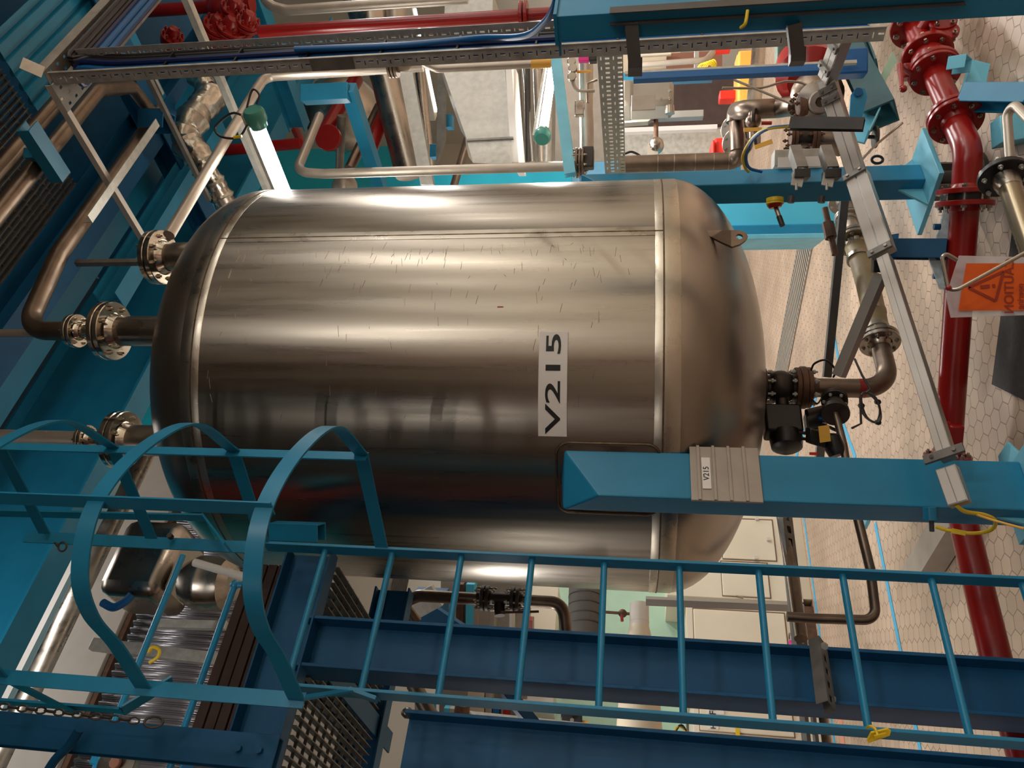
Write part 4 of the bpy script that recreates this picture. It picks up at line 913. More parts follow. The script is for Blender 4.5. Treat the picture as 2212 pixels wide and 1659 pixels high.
# ------------------------------------------------------------------ upper steelwork (deck at 5.3 m)
DK = thing('deck_grating', 'large steel bar grating deck high above the tank', 'grating', ab(3.5, 2.4, 5.2))
grating(DK, ab(.4, .9, 5.45), DA, DB, 3.75, 2.35, .038, .11, hbar=.035, t=.005, matl=GALVD)
one(MB().box(ab(6.4, 2.35, 5.82), DA*2.2, DB*1.5, DZ*.01), 'deck_plate', BLUED, 'dark blue deck underside over the pipes beside the lamp', 'deck', flat=True)
one(MB().box(ab(2.4, 3.5, 5.82), DA*1.75, DB*.3, DZ*.01), 'deck_plate', BLUED, 'dark blue deck strip between grating and girder', 'deck', flat=True)
def ab_beam(px, py, z, d, L0, L1_, sec, label, m=BLUE, name='ceiling_beam'):
    p = hz(px, py, z)
    if d is DB: L1_ = min(L1_, 3.86-p.dot(DB))
    return one(MB().prof(p-d*L0, p+d*L1_, sec), name, m, label, 'beam', flat=True)
ab_beam(620, 200, 4.75, DB, 1.9, 1.6, isec(.16, .16, .012, .01), 'bright blue ceiling beam right of the lamp with the green cap', BLUE)
ab_beam(232, 45, 5.2, DB, .8, 2.3, isec(.18, .2, .012, .01), 'blue ceiling beam passing over the cable tray near the corner', BLUE)
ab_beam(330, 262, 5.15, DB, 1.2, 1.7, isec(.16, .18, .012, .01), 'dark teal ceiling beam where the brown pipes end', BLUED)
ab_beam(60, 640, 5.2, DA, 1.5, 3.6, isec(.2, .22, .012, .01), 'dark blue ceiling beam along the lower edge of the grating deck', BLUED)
ab_beam(0, 800, 5.6, DA, 1.5, 4.0, isec(.2, .3, .012, .01), 'blue ceiling beam behind the vertical nozzle pipe', BLUE)
ab_beam(290, 560, 5.0, DA, .4, 1.6, isec(.14, .16, .01, .008), 'short blue beam above the right tank nozzle', BLUE)
# corrugated blue soffit sheets
def soffit(px, py, z, da, db, label, m):
    p = hz(px, py, z); mb = MB(); n = int(db/.09)
    for i in range(n):
        o = p+DB*(.09*i); mb.prof(o, o+DA*da, [(-.045, 0), (-.02, 0), (-.012, .025), (.012, .025), (.02, 0), (.045, 0), (.045, .003), (.018, .003), (.01, .028), (-.01, .028), (-.018, .003), (-.045, .003)])
    return one(mb, 'roof_sheet', m, label, 'sheet', flat=True)
soffit(-10, 95, 5.15, 1.6, .62, 'blue ribbed sheet above the top of the cable tray', BLUE)
# big girder left of centre
def onb(px, py, b): return onplane(px, py, DB*b, DB)
def ona(px, py, a): return onplane(px, py, DA*a, DA)
g0, g1 = onb(69, 875, 4.0), onb(217, 1034, 4.0)
zc_ = (g0.z+g1.z)/2; hG = g0.z-g1.z
gm = V((g0.x, g0.y, zc_)); 
one(MB().prof(gm-DA*2.0+DA*.0, gm+DA*5.5, isec(.2, hG, .02, .02)), 'deep_girder', BLUE, 'deep blue plate girder passing behind the tank nozzles', 'beam', flat=True)
one(MB().prof(gm-DA*.5-DB*.35+V((0, 0, .25)), gm+DA*5-DB*.35+V((0, 0, .25)), lsec(.06, .06, .006)), 'angle_rail', BLUED, 'dark angle rail fixed above the deep blue girder', 'rail', flat=True)
# alu and galvanised hangers along B
for (p, q, z, m, w, lb) in [((110, 185), (330, 520), 4.55, LID, .035, 'pale aluminium angle hanging from the tray corner towards the right nozzle'),
                            ((395, -20), (600, 418), 4.2, GALV, .05, 'galvanised strut rail above the lamp with the green cap'),
                            ((318, 160), (440, 460), 4.6, GALVD, .03, 'thin dull strut left of the foil-wrapped pipe'),
                            ((328, 158), (352, 205), 4.65, ALU, .025, 'short aluminium strip next to the thin dull strut')]:
    a = hz(*p, z); L = (hz(*q, z)-a).dot(DB); one(MB().prof(a, a+DB*L, lsec(w, w, .004) if m is not GALV else csec(w, w*.8, .004)), 'hanger_rail', m, lb, 'rail', flat=True)
a = hz(345, 272, 4.5); L = (a-hz(198, 478, 4.5)).dot(DA); one(MB().prof(a-DA*L, a, lsec(.05, .05, .005)), 'hanger_rail', GALV, 'galvanised angle running beside the fat dark pipe above the tank', 'rail', flat=True)
# fat pipe with elbow onto the middle nozzle
sf = at(163, 716, n2.y+.0); sf = V((n2.x, n2.y, sf.z))
NP = thing('nozzle_pipe', 'fat weathered pipe bending down onto the small flange of the middle nozzle', 'pipe', sf)
zf = sf.z+.32
fA = hz(330, 262, zf); fB = fA-DA*((fA-hz(150, 510, zf)).dot(DA))
MB().tube(fillet([fA+DA*.12, fB-DA*.14, V((sf.x, sf.y, zf-.02)), sf+V((0, 0, .02))], .14, 10), .05, 24).build('pipe', DPIPE, NP)
flange_pair(NP, sf, DZ, .088, .02, .04, 6, .009, POLISH, POLISH)
MB().tube([sf-V((0, 0, .03)), n2+V((0, 0, .06)), n2+V((0, 0, .035))], [.038, .038, .07], 20).build('reducer', POLISH, NP)
b_ = vline(60, 720, n2.y+.12); one(MB().tube([vz(b_, 140), zup(b_, 7.5)], .022, 16), 'riser_pipe', PIPEW, 'thin bright riser pipe going up from the middle nozzle', 'pipe')
# stack on the left nozzle
s3_ = V((n3.x-.0, n3.y+.0, zat(n3.x, n3.y, 185)))
NS = thing('nozzle_stack', 'small flange and riser on top of the left nozzle behind the cage hoop', 'pipe', n3+V((0, 0, .05)))
MB().tube([n3+V((0, 0, .035)), n3+V((0, 0, .1)), s3_], [.07, .036, .036], 20).build('reducer', POLISH, NS)
flange_pair(NS, s3_, DZ, .075, .018, .036, 6, .009, POLISH, POLISH)
MB().tube([s3_+V((0, 0, .02)), V((s3_.x, s3_.y, 7.5))], .04, 20).build('riser', PIPEW, NS)
b_ = vline(250, 567, 4.1); one(MB().beam(vz(b_, 165), vz(b_, 308), .03, .03, DB), 'hanger_rod', GALVD, 'thin grey upright bar above the right nozzle', 'rod', flat=True)
# brown pipes under the deck
hp_([(-60, 432), (250, 75)], 4.95, .042, DPIPE, 'upper brown pipe crossing the corner towards the cable tray')
one(MB().tube(fillet([hz(-60, 530, 4.7), hz(212, 195, 4.7), hz(285, 188, 4.78), hz(325, 240, 4.85), hz(340, 262, 4.9)], .1), .042, 16), 'pipe', DPIPE, 'lower brown pipe with a double bend ending at the teal beam', 'pipe')
BS = thing('beam_stub', 'bright blue stub bracket gripping the brown pipes', 'bracket', hz(90, 320, 4.6)); p = hz(58, 272, 4.6); L = (hz(140, 372, 4.6)-p).dot(DB)
MB().prof(p, p+DB*L, csec(.09, .07, .006)).build('channel', BLUE, BS, flat=True); MB().beam(hz(60, 330, 4.66), hz(95, 345, 4.66), .05, .05).build('cross_piece', BLUE, BS, flat=True)
# thin tubes round the lamp
one(MB().tube(fillet([hz(365, 508, 4.0), hz(553, 195, 4.0), hz(572, 166, 4.0), V((*hz(575, 162, 4.0).xy, 2.6+.35))], .07), .03, 16), 'tube_run', PIPEW, 'grey tube bending down behind the lamp into an upright run', 'tube')
FP = thing('foil_pipe', 'fat pipe wrapped in crumpled foil left of the lamp', 'pipe', at(430, 300, 5.2)-V((0, 0, .3)))
mb = MB(); pts = spline([at(428, 165, 5.4), at(455, 205, 5.35), at(425, 245, 5.2), at(400, 300, 5.1), at(430, 340, 5.1), at(460, 390, 5.2), at(490, 445, 5.3)], 8)
rnd = random.Random(3); mb.tube(pts, [(.1 if 8 < i < 34 else .078)+rnd.uniform(-.012, .012)+(.02 if i % 9 == 0 else 0) for i in range(len(pts))], 18).build('wrapping', FOIL, FP)
MB().tube([at(455, 385, 5.2), at(480, 425, 5.25), at(510, 480, 5.35)], .07, 18).build('pipe', STAIN, FP)
# blue gusset shapes near the foil pipe
one(MB().prism([at(372, 236, 5.5), at(416, 172, 5.5), at(430, 234, 5.5)], V((0, .02, 0))), 'gusset_plate', BLUE, 'triangular blue gusset plate behind the foil-wrapped pipe', 'plate', flat=True)
CH2 = one(MB().prof(at(312, 262, 4.7), at(365, 262, 4.7), csec(.12, .14, .008), V((0, -1, 0))), 'channel_bracket', BLUED, 'open dark blue channel bracket where the pipes meet the teal beam', 'bracket', flat=True)
# red pipes high up
vp(215, 470, 22, 6.0, .05, RED, 'red upright pipe in the upper left behind the cable tray', 'red_riser')
RC = thing('red_valve_group', 'cluster of red flanged valves at the top behind the cable tray', 'valve', at(490, 40, 5.9)-V((0, 0, .3)))
MB().tube([at(455, 10, 5.9), at(545, 8, 5.9)], .07, 16).sphere(at(485, 20, 5.85), .14, 14, (.8, .8, 1)).build('body', RED, RC)
rx = V((.35, -.55, -.45)).normalized()
for px, py, r in ((470, 58, .11), (500, 60, .12), (535, 50, .09), (372, 82, .085), (505, 20, .1)):
    c = at(px, py, 5.65); MB().disc(c, rx, r, .028, 28).lathe(c+rx*.028, rx, [(r*.6, 0), (r*.5, .05), (r*.35, .07), (.0005, .075)], 24).disc(c-rx*.04, rx, r, .028, 28).tube([c-rx*.2, c], r*.6, 18).build('flange', RED, RC)
    bolts(RC, c, rx, r*.8, 8, .012, -.05, .04, RED)
MB().tube([at(470, 70, 5.7), at(520, 20, 5.9)], .08, 14).build('neck', RED, RC)
vp(560, 1215, 48, 4.6, .036, RED, 'long red upright pipe right of the cable tray', 'red_riser')
for px in (1123, 1133): b = vline(px, 25, 4.6); q = vz(vline(888, 48, 4.6), px); one(MB().disc(q, -DZ, .08, .02, 24), 'pipe_flange', RED, 'red flange on the long red upright pipe, %s of the pair' % ('upper' if px < 1130 else 'lower'), 'flange')
one(MB().tube([at(470, 326, 6.6), at(650, 310, 6.6)], .05, 12), 'red_riser', RED, 'red upright pipe seen beside the glowing tube', 'pipe')
hp_([(582, 150), (655, 318)], 5.6, .05, RED, 'red pipe running parallel to the bright blue beam')
# white / grey upright tubes
one(MB().tube(fillet([at(690, 250, 6.2), at(640, 372, 5.6), vz(vline(940, 368, 5.6), 700), vz(vline(940, 368, 5.6), 1236)], .14), .036, 16), 'upright_tube', PIPEW, 'long pale upright tube between the duct and the tank edge', 'tube')
one(MB().tube(fillet([at(560, -30, 5.3), at(578, 12, 5.3), vz(vline(750, 14, 5.3), 620), vz(vline(750, 14, 5.3), 1010)], .2), .036, 16), 'upright_tube', PIPEW, 'pale tube curving in at the very top of the picture', 'tube')
one(MB().tube(fillet([vz(vline(700, 153, 4.4), 590), vz(vline(700, 153, 4.4), 875), at(885, 130, 4.4), at(893, 120, 4.4)], .06), .031, 16), 'upright_tube', PIPEW, 'pale upright tube with a flange behind the tall tray', 'tube')
t = thing('tube_flange', 'rust-stained clamp flange on the pale tube behind the tall tray', 'flange', at(845, 150, 4.4)); 
for px in (840, 847, 854): MB().disc(vz(vline(700, 153, 4.38), px), -DZ, .06, .014, 24).build('ring', DPIPE, t)
one(MB().tube(fillet([at(905, 120, 4.3), at(915, 137, 4.3), vz(vline(1000, 146, 4.3), 945), vz(vline(1000, 146, 4.3), 1162)], .08), .022, 16), 'upright_tube', PIPEW, 'thin pale tube bending in front of the galvanised duct', 'tube')
one(MB().tube([vz(vline(1000, 146, 4.3), 1148), vz(vline(1000, 146, 4.3), 1190)], .025, 12), 'tube_label', AMBER, 'amber flow label wrapped on the thin pale tube', 'label')
# duct, insulated pipe, struts
one(MB().prism([at(945, 118, 6.2), at(1088, 118, 6.2), at(1103, 295, 5.9), at(1008, 300, 5.9)], V((.24, .55, .17))), 'ventilation_duct', GALV, 'tapering galvanised ventilation duct in the upper middle', 'duct', flat=True)
one(MB().prism([at(1008, 303, 5.85), at(1104, 298, 5.85), at(1106, 355, 5.75), at(1022, 352, 5.75), at(1012, 338, 5.75)], V((.24, .55, .14))), 'duct_collar', GALV, 'lower collar section of the galvanised duct', 'duct', flat=True)
one(MB().prism([at(1008, 300, 5.84), at(1108, 295, 5.84), at(1108, 299, 5.83), at(1008, 304, 5.83)], V((0, .05, 0))), 'duct_joint', GALVD, 'raised joint strip across the galvanised duct', 'duct', flat=True)
one(MB().prism([at(1090, 118, 6.1), at(1103, 118, 6.1), at(1120, 350, 5.8), at(1104, 350, 5.8)], V((0, .4, 0))), 'duct_trim', WHITE, 'white strip beside the galvanised duct', 'trim', flat=True)
one(MB().tube([at(770, -20, 7.2), at(835, 170, 7.2), at(888, 375, 7.1)], .15, 24), 'insulated_pipe', STAIN, 'shiny clad insulated pipe slanting left of the grey flat strut', 'pipe')
one(MB().prism([at(856, 128, 6.6), at(886, 128, 6.6), at(936, 398, 6.3), at(908, 398, 6.3)], V((0, .06, 0))), 'flat_strut', GALV, 'wide galvanised flat strut left of the duct', 'strut', flat=True)
one(MB().prism([at(945, 160, 6.9), at(962, 160, 6.9), at(960, 300, 6.9), at(942, 356, 6.9)], V((0, .06, 0))), 'flat_strut', GALVD, 'narrow galvanised strut between the flat strut and the duct', 'strut', flat=True)
for k, (px0, py0, px1, py1, r, m, lb) in enumerate([(905, 130, 930, 370, .05, STAIN, 'polished pipe behind the flat strut'), (1010, 300, 975, 420, .04, DPIPE, 'dark pipe leaving below the duct'),
        (1118, 120, 1126, 350, .03, GALVD, 'first thin upright bar right of the duct'), (1132, 120, 1150, 350, .025, ALU, 'second thin upright bar right of the duct'), (1138, 120, 1142, 350, .03, DARK, 'dark bar right of the duct'),
        (1160, 100, 1170, 352, .05, PIPEW, 'pale bar behind the aisle lamp'), (1186, 130, 1180, 352, .05, GALV, 'galvanised bar beside the aisle lamp')]):
    one(MB().tube([at(px0, py0, 7.6), at(px1, py1, 7.6)], r, 12), 'cross_bar', m, lb, 'bar')
for px, py, lb in ((968, 260, 'small cyan box beside the narrow strut'), (934, 325, 'small cyan box at the foot of the flat strut')): box4(px-6, px+8, py-14, py+14, 7.0, .1, None, 'small_box', BLUE, lb, 'box')
# blue frame beside the bright beam
t = thing('tube_bracket', 'bright blue square tube frame hanging right of the bright ceiling beam', 'bracket', at(740, 300, 5.6)-V((0, 0, .4)))
MB().beam(at(655, 205, 5.4), at(755, 200, 5.4), .12, .1, V((0, -1, 0))).build('rail', BLUE, t, flat=True, bevel=.004); MB().beam(at(752, 188, 5.4), at(822, 405, 6.2), .1, .1, V((0, -1, 0))).build('post', BLUE, t, flat=True, bevel=.004)
for p_, q_, r, m, lb in (((770, 170), (700, 290), .07, RED, 'dark red pipe behind the blue square frame'), ((835, 235), (795, 335), .07, RED, 'second dark red pipe right of the blue square frame'), ((820, 230), (755, 365), .05, DPIPE, 'dark slanting pipe crossing behind the blue frame'), ((732, 400), (738, 250), .04, GALVD, 'thin grey bar behind the blue frame')):
    one(MB().tube([at(*p_, 7.4), at(*q_, 7.0)], r, 14), 'slanted_pipe', m, lb, 'pipe')
one(MB().disc(at(712, 300, 6.9), V((0, -1, 0)), .12, .05, 28), 'blind_flange', RED, 'round red blind flange left of the blue frame post', 'flange')
one(MB().sphere(at(740, 245, 8.2), .42, 24), 'round_vessel', STAIN, 'round steel vessel end behind the blue frame', 'vessel')
one(MB().sphere(at(745, 402, 7.2), .12, 16), 'pipe_end', PIPEW, 'pale round cap at the tank edge below the blue frame', 'cap')
box4(960, 1065, -10, 35, 7.0, .4, None, 'upper_duct', GALV, 'galvanised duct cut by the top edge of the photo', 'duct')
for px, r, m, lb in ((800, .16, STAIN, 'left shiny clad pipe at the top edge'), (850, .1, PIPEW, 'right shiny clad pipe at the top edge')): one(MB().tube([at(px, -30, 7.0), at(px+8, 60, 7.0)], r, 20), 'clad_pipe', m, lb, 'pipe')
# pale blue wall panels low behind the right side of the tank
box4(820, 1255, 372, 420, 9.2, .1, None, 'wall_cladding', CYAN, 'cyan wall strip behind the long pale tube', 'panel', bevel=0)
# ------------------------------------------------------------------ machines in the aisle right of the tank
PU = thing('pump', 'horizontal pump with dark motor and red coupling guard right of the trunking', 'pump', at(1800, 200, 5.4)-V((0, 0, .3)))
PU2 = at(1722, 165, 5.6)
mb = MB(); c0, c1_ = at(1738, 40, 5.9), at(1745, 165, 5.4); mb.tube([c0, c1_], .17, 28)
d = (c1_-c0).normalized()
for k in range(12): mb.disc(c0+d*(.05+.045*k), d, .185, .012, 28)
mb.build('motor', DARK, PU)
MB().lathe(at(1745, 130, 5.3), d, [(.0005, 0), (.15, .0), (.2, .06), (.2, .2), (.13, .26), (.0005, .27)], 24).build('coupling_guard', RED, PU)
MB().sphere(at(1765, 205, 5.1), .16, 20, (1, .8, 1)).build('pump_casing', DPIPE, PU)
MB().lathe(at(1768, 222, 4.95), V((-.3, -1, .1)), [(.03, 0), (.13, 0), (.13, .03), (.07, .04), (.06, .12), (.03, .12)], 28, closed=True).build('suction_flange', STAIN, PU)
MB().disc(at(1722, 232, 5.0), -DZ, .09, .03, 24).disc(at(1730, 232, 5.0), -DZ, .09, .03, 24).build('discharge_flange', RUST, PU); bolts(PU, at(1722, 232, 5.0), -DZ, .072, 6, .013, -.01, .07, RUST)
t = thing('terminal_box', 'dark green terminal box on the pump motor', 'box', at(1690, 110, 5.3)-V((0, 0, .1)))
MB().box(at(1700, 115, 5.3), V((.14, 0, 0)), V((0, .06, 0)), V((0, 0, .07))).build('body', MOTORD, t, bevel=.01); MB().box(at(1706, 128, 5.22), V((.03, 0, 0)), V((0, .01, 0)), V((0, 0, .01))).build('cable_gland', YELLOW, t)
PB = PU
MB().prof(at(1815, 70, 5.6), at(1905, 250, 4.7), csec(.16, .14, .01), V((0, -1, .3))).build('rail', TEALD, PB, flat=True); MB().prof(at(1862, 60, 5.6), at(1900, 160, 5.0), lsec(.12, .1, .01), V((0, -1, .3))).build('rail', TEALD, PB, flat=True)
MB().prof(at(1895, 255, 4.75), at(1868, 312, 4.5), lsec(.1, .08, .008), V((0, -1, .2))).build('foot_angle', LBLUE, PB, flat=True)
MB().tube([at(1855, 295, 4.6), at(1892, 296, 4.6)], .011, 8).disc(at(1894, 296, 4.6), DZ, .06, .015, 24).build('levelling_foot', DARK, PB)
MB().prism([at(1928, 112, 5.0), at(1938, 130, 5.0), at(1905, 190, 5.0), at(1900, 170, 5.0)], V((0, .02, 0))).build('end_gusset', GREEN, PB, flat=True)
LG = thing('lifting_plate', 'light blue plate with a hole standing behind the grey trunking', 'plate', at(1850, 240, 4.3)-V((0, 0, .2)))
q = [at(1835, 255, 4.3), at(1838, 205, 4.3), at(1850, 189, 4.3), at(1868, 192, 4.3), at(1874, 208, 4.3), at(1862, 255, 4.3)]
MB().prism(q, V((0, .015, 0))).build('plate', BLUE, LG, flat=True); MB().disc(at(1854, 199, 4.29), V((0, -1, 0)), .022, .004, 20).build('hole_rim', BLUED, LG)
one(MB().box(at(1838, 138, 4.6), V((.07, 0, 0)), V((0, .05, 0)), V((0, 0, .08))), 'blue_guard', BCAB, 'deep blue guard box right of the grey trunking', 'guard', bevel=.01)
# pipework of the pump
WP = thing('pump_pipework', 'grey weathered pipe with elbows, flanges and reducer feeding the pump', 'pipe', at(1600, 300, 5.4)-V((0, 0, .3)))
MB().tube(fillet([vz(vline(1450, 352, 5.6), 1340), vz(vline(1450, 352, 5.6), 1592), at(1600, 318, 5.5), at(1596, 308, 5.64)], .1), .06, 20).build('pipe', DPIPE, WP)
bolts(WP, at(1594, 310, 5.66), V((-.15, -.75, .15)), .085, 8, .012, -.01, .03, STAIN); bolts(WP, at(1590, 281, 5.8), V((-.15, -.75, .15)), .085, 8, .012, -.01, .03, STAIN)
for k in (1420, 1455, 1500, 1540, 1572): q = vz(vline(1450, 352, 5.6), k); MB().tube([q, q-V((0, 0, .006))], .0615, 20).build('weld_ring', STAIN, WP)
MB().disc(at(1594, 310, 5.66), V((-.15, -.75, .15)), .105, .03, 28).disc(at(1590, 281, 5.8), V((-.15, -.75, .15)), .105, .03, 28).build('flange', STAIN, WP)
MB().tube([at(1594, 325, 5.5), at(1594, 300, 5.5), at(1590, 262, 5.6)], .05, 18).build('spool', DPIPE, WP)
MB().tube(fillet([at(1588, 265, 5.6), at(1590, 240, 5.6), vz(vline(1650, 235, 5.3), 1612), vz(vline(1650, 235, 5.3), 1680)], .1)+[vz(vline(1650, 232, 5.2), 1705), vz(vline(1650, 232, 5.1), 1722)], .062, 20).build('pipe', DPIPE, WP)
SVG = thing('sample_valve', 'small valve with red lever below the pump feed pipe', 'valve', at(1628, 275, 5.2)-V((0, 0, .1)))
MB().tube([at(1626, 245, 5.25), at(1628, 300, 5.2)], .028, 14).sphere(at(1627, 262, 5.2), .05, 14).build('body', DPIPE, SVG); MB().disc(at(1628, 255, 5.2), V((0, -.4, -1)), .06, .02, 20).disc(at(1632, 298, 5.2), V((0, -.4, -1)), .06, .02, 20).build('flange', IRON, SVG)
MB().tube([at(1645, 266, 5.15), at(1667, 266, 5.15)], .012, 10).build('lever', RED, SVG); MB().box(at(1626, 280, 5.15), V((.012, 0, 0)), V((0, .005, 0)), V((0, 0, .055))).build('tag', AMBER, SVG, flat=True)
one(MB().prism([at(1631, 322, 5.1), at(1629, 314, 5.1), at(1667, 300, 5.1), at(1670, 309, 5.1)], V((0, .01, 0))), 'label_tag', AMBER, 'grey-yellow label tag tilted below the sample valve', 'label', flat=True)
FV = thing('flanged_valve', 'rusty flanged valve below the dark strut bar', 'valve', at(1735, 296, 4.6)-V((0, 0, .1)))
for px in (1706, 1714, 1752, 1760): MB().disc(at(px, 297, 4.6), -DZ, .075, .018, 24).build('flange', RUST, FV)
MB().tube([at(1716, 297, 4.6), at(1752, 297, 4.6)], .045, 18).build('body', IRON, FV); bolts(FV, at(1710, 297, 4.6), -DZ, .06, 6, .011, -.02, .03, RUST); bolts(FV, at(1756, 297, 4.6), -DZ, .06, 6, .011, -.02, .03, RUST)
MB().tube([at(1762, 297, 4.6), at(1800, 300, 4.6), at(1815, 320, 4.7)], [.03, .045, .05], 16).build('neck', DPIPE, FV)
for k, px in enumerate((1733, 1748)): one(MB().tube([at(px, 313, 4.7), at(px, 326, 4.7)], .022, 14), 'white_stub', WHITE, ('left' if k else 'right')+' small white cap hanging from the rusty flanged valve', 'cap')
for pts, lb in (([(1560, 190), (1640, 190), (1680, 180), (1700, 176), (1728, 178), (1745, 184), (1768, 186)], 'thin flexible sensor tube running level to the pump'), ([(1585, 172), (1640, 195), (1685, 214), (1712, 226)], 'thin flexible sensor tube slanting to the pump flange')):
    one(MB().tube(spline([at(x, y, 5.0) for x, y in pts], 5), .008, 8), 'sensor_tube', STAIN, lb, 'tube')
one(MB().tube(spline([at(1950, 265, 4.3), at(1920, 290, 4.3), at(1890, 315, 4.2), at(1862, 345, 4.0), at(1850, 355, 3.9)], 5)+[], .006, 8), 'ground_wire', STAIN, 'thin steel wire rope running from the floor bracket to the right leg', 'wire')
WC = thing('wire_coil', 'coil of dark wire on the floor side of the right leg', 'wire', at(1900, 345, 4.2)-V((0, 0, .05)))
MB().tube([at(1895+12*math.cos(a), 345+8*math.sin(a)+k*.0, 4.2) for k, a in enumerate([2*PI*i/16 for i in range(34)])], .007, 8).build('loop', DARK, WC)
# stainless leg and drum
one(MB().tube([at(1640, 92, 7.2), at(1636, 145, 7.0), at(1628, 232, 6.6)], .06, 20), 'steel_post', STAIN, 'polished steel tube in front of the amber drum', 'post')
AD = thing('amber_container', 'amber plastic container standing in the aisle', 'container', V((*at(1640, 175, 8.0).xy, 0)))
MB().box(at(1613, 180, 7.6), V((.24, 0, 0)), V((0, .18, 0)), V((0, 0, .1))).build('body', AMBER, AD, bevel=.02); MB().prism([at(1592, 118, 7.6), at(1630, 116, 7.6), at(1632, 145, 7.6), at(1594, 148, 7.6)], V((0, .2, 0))).build('lid', AMBER, AD, flat=True)
# control motor block
MT = thing('grey_motor', 'large grey motor housing with a blank name plate right of the wide tray', 'motor', at(1400, 210, 5.9)-V((0, 0, .3)))
mC = at(1405, 205, 5.9)
MB().bx(mC+V((0, .12, 0)), .2, .24, .34, .2).build('housing', MOTOR, MT, bevel=.035)
MB().bx(at(1355, 205, 5.9)+V((0, .12, 0)), .21, .26, .1, .2).build('end_cover', MOTOR, MT, bevel=.03)
MB().bx(at(1390, 222, 5.72), .12, .015, .17, .2).build('name_plate', PLATEG, MT, bevel=.003)
for px, py in ((1448, 197), (1448, 214), (1427, 215)): MB().disc(at(px, py, 5.74), V((0, -1, 0)), .012, .02, 12).build('bolt', STAIN, MT)
MB().tube([at(1447, 228, 5.8), at(1447, 246, 5.8)], [.03, .035], 16).build('foot_mount', STAIN, MT)
one(MB().beam(vz(vline(1560, 160, 4.4), 1368), vz(vline(1560, 160, 4.4), 1768), .045, .04, V((.3, -1, 0))), 'blue_riser', BCAB, 'deep blue square upright tube right of the grey motor', 'post', flat=True, bevel=.003)
one(MB().beam(vz(vline(1560, 149, 4.5), 1350), vz(vline(1560, 149, 4.5), 1850), .02, .02, V((.3, -1, 0))), 'grey_riser', GALV, 'thin grey upright tube beside the deep blue square tube', 'post', flat=True)
box4(1345, 1540, 153, 175, 7.4, .1, None, 'cyan_cladding', BLUE, 'cyan panel edge behind the deep blue square tube', 'panel')
box4(1345, 1520, 240, 255, 6.6, .1, None, 'machine_shelf', ALU, 'pale aluminium profile under the grey motor', 'profile')
one(MB().prism([at(1343, 246, 6.5), at(1343, 266, 6.5), at(1400, 262, 6.5), at(1420, 246, 6.5)], V((0, .1, 0))), 'curved_shroud', PLATEG, 'pale curved metal shroud below the grey motor', 'shroud', flat=True)
box4(1343, 1550, 272, 282, 8.2, .1, None, 'skirting_profile', WHITE, 'long white profile strip behind the red box', 'profile')
box4(1343, 1560, 282, 345, 8.6, .2, None, 'steel_tub', GALV, 'dull steel tub side behind the tank edge', 'tub')
box4(1343, 1590, 176, 272, 8.8, .1, None, 'dark_cladding', WOODD, 'dark brown panel behind the grey motor', 'panel')
box4(1343, 1470, 100, 153, 9.0, .1, None, 'beige_cladding', BEIGE, 'beige panel above the cyan panel edge', 'panel'); box4(1360, 1450, 108, 120, 8.8, .05, None, 'display_strip', CREAM, 'pale strip on the beige panel', 'panel')
box4(1440, 1560, 112, 153, 8.9, .1, None, 'wood_cladding', WOODR, 'reddish brown panel right of the beige panel', 'panel')
one(MB().tube(fillet([at(1385, 140, 6.8), at(1525, 130, 6.8), at(1540, 112, 6.9)], .08), .025, 12), 'pale_tube', PIPEW, 'pale level-cut tube ending in an elbow beside the beige panel', 'tube')
box4(1500, 1510, 98, 152, 7.5, .05, None, 'upright_profile', ALU, 'short aluminium cross profile by the yellow-green wires', 'profile')
rB = thing('red_box', 'bright red plastic box standing against the steel tub', 'box', at(1555, 320, 7.4)-V((0, 0, .15)))
box4(1541, 1578, 296, 335, 7.4, .25, rB, 'body', REDP, bevel=.03); box4(1538, 1544, 302, 337, 7.35, .3, rB, 'rim', REDP, bevel=.01)
for a_, lb in (((1542, 1580, 96, 104), 'small red part at the tray edge'), ((1555, 1590, 194, 214), 'red clip box under the sensor tubes')): box4(*a_, 7.6, .15, None, 'red_part', REDP, lb, 'box', bevel=.01)
for k in range(5): one(MB().tube(spline([at(1505+4*k, 152, 6.8), at(1515+6*k, 138-2*k, 6.7), at(1535+3*k, 140-k, 6.7), at(1545, 152, 6.8)], 5), .007, 6), 'signal_wire', YELLOW, 'yellow-green wire looping above the deep blue square tube', 'wire').__setitem__('group', 'yellow-green wires by the blue tube')
# ball on bracket and black cables near the tank edge
KB = thing('steel_ball_valve', 'round steel valve head in front of the steel tub', 'valve', at(1417, 318, 6.4)-V((0, 0, .1)))
MB().sphere(at(1417, 315, 6.4), .07, 18, (1, 1, .9)).build('head', STAIN, KB); MB().tube([at(1417, 260, 6.6), at(1417, 305, 6.45)], .02, 10).build('stem', RUST, KB); MB().box(at(1410, 330, 6.4), V((.05, 0, 0)), V((0, .04, 0)), V((0, 0, .04))).build('base', PIPEW, KB)
one(MB().tube(spline([at(1345, 334, 5.9), at(1365, 328, 5.9), at(1385, 340, 5.9), at(1365, 345, 5.9), at(1345, 340, 5.9)], 6), .009, 8), 'black_cable', BLACK, 'black cable loop at the tank edge beside the wide tray', 'cable')
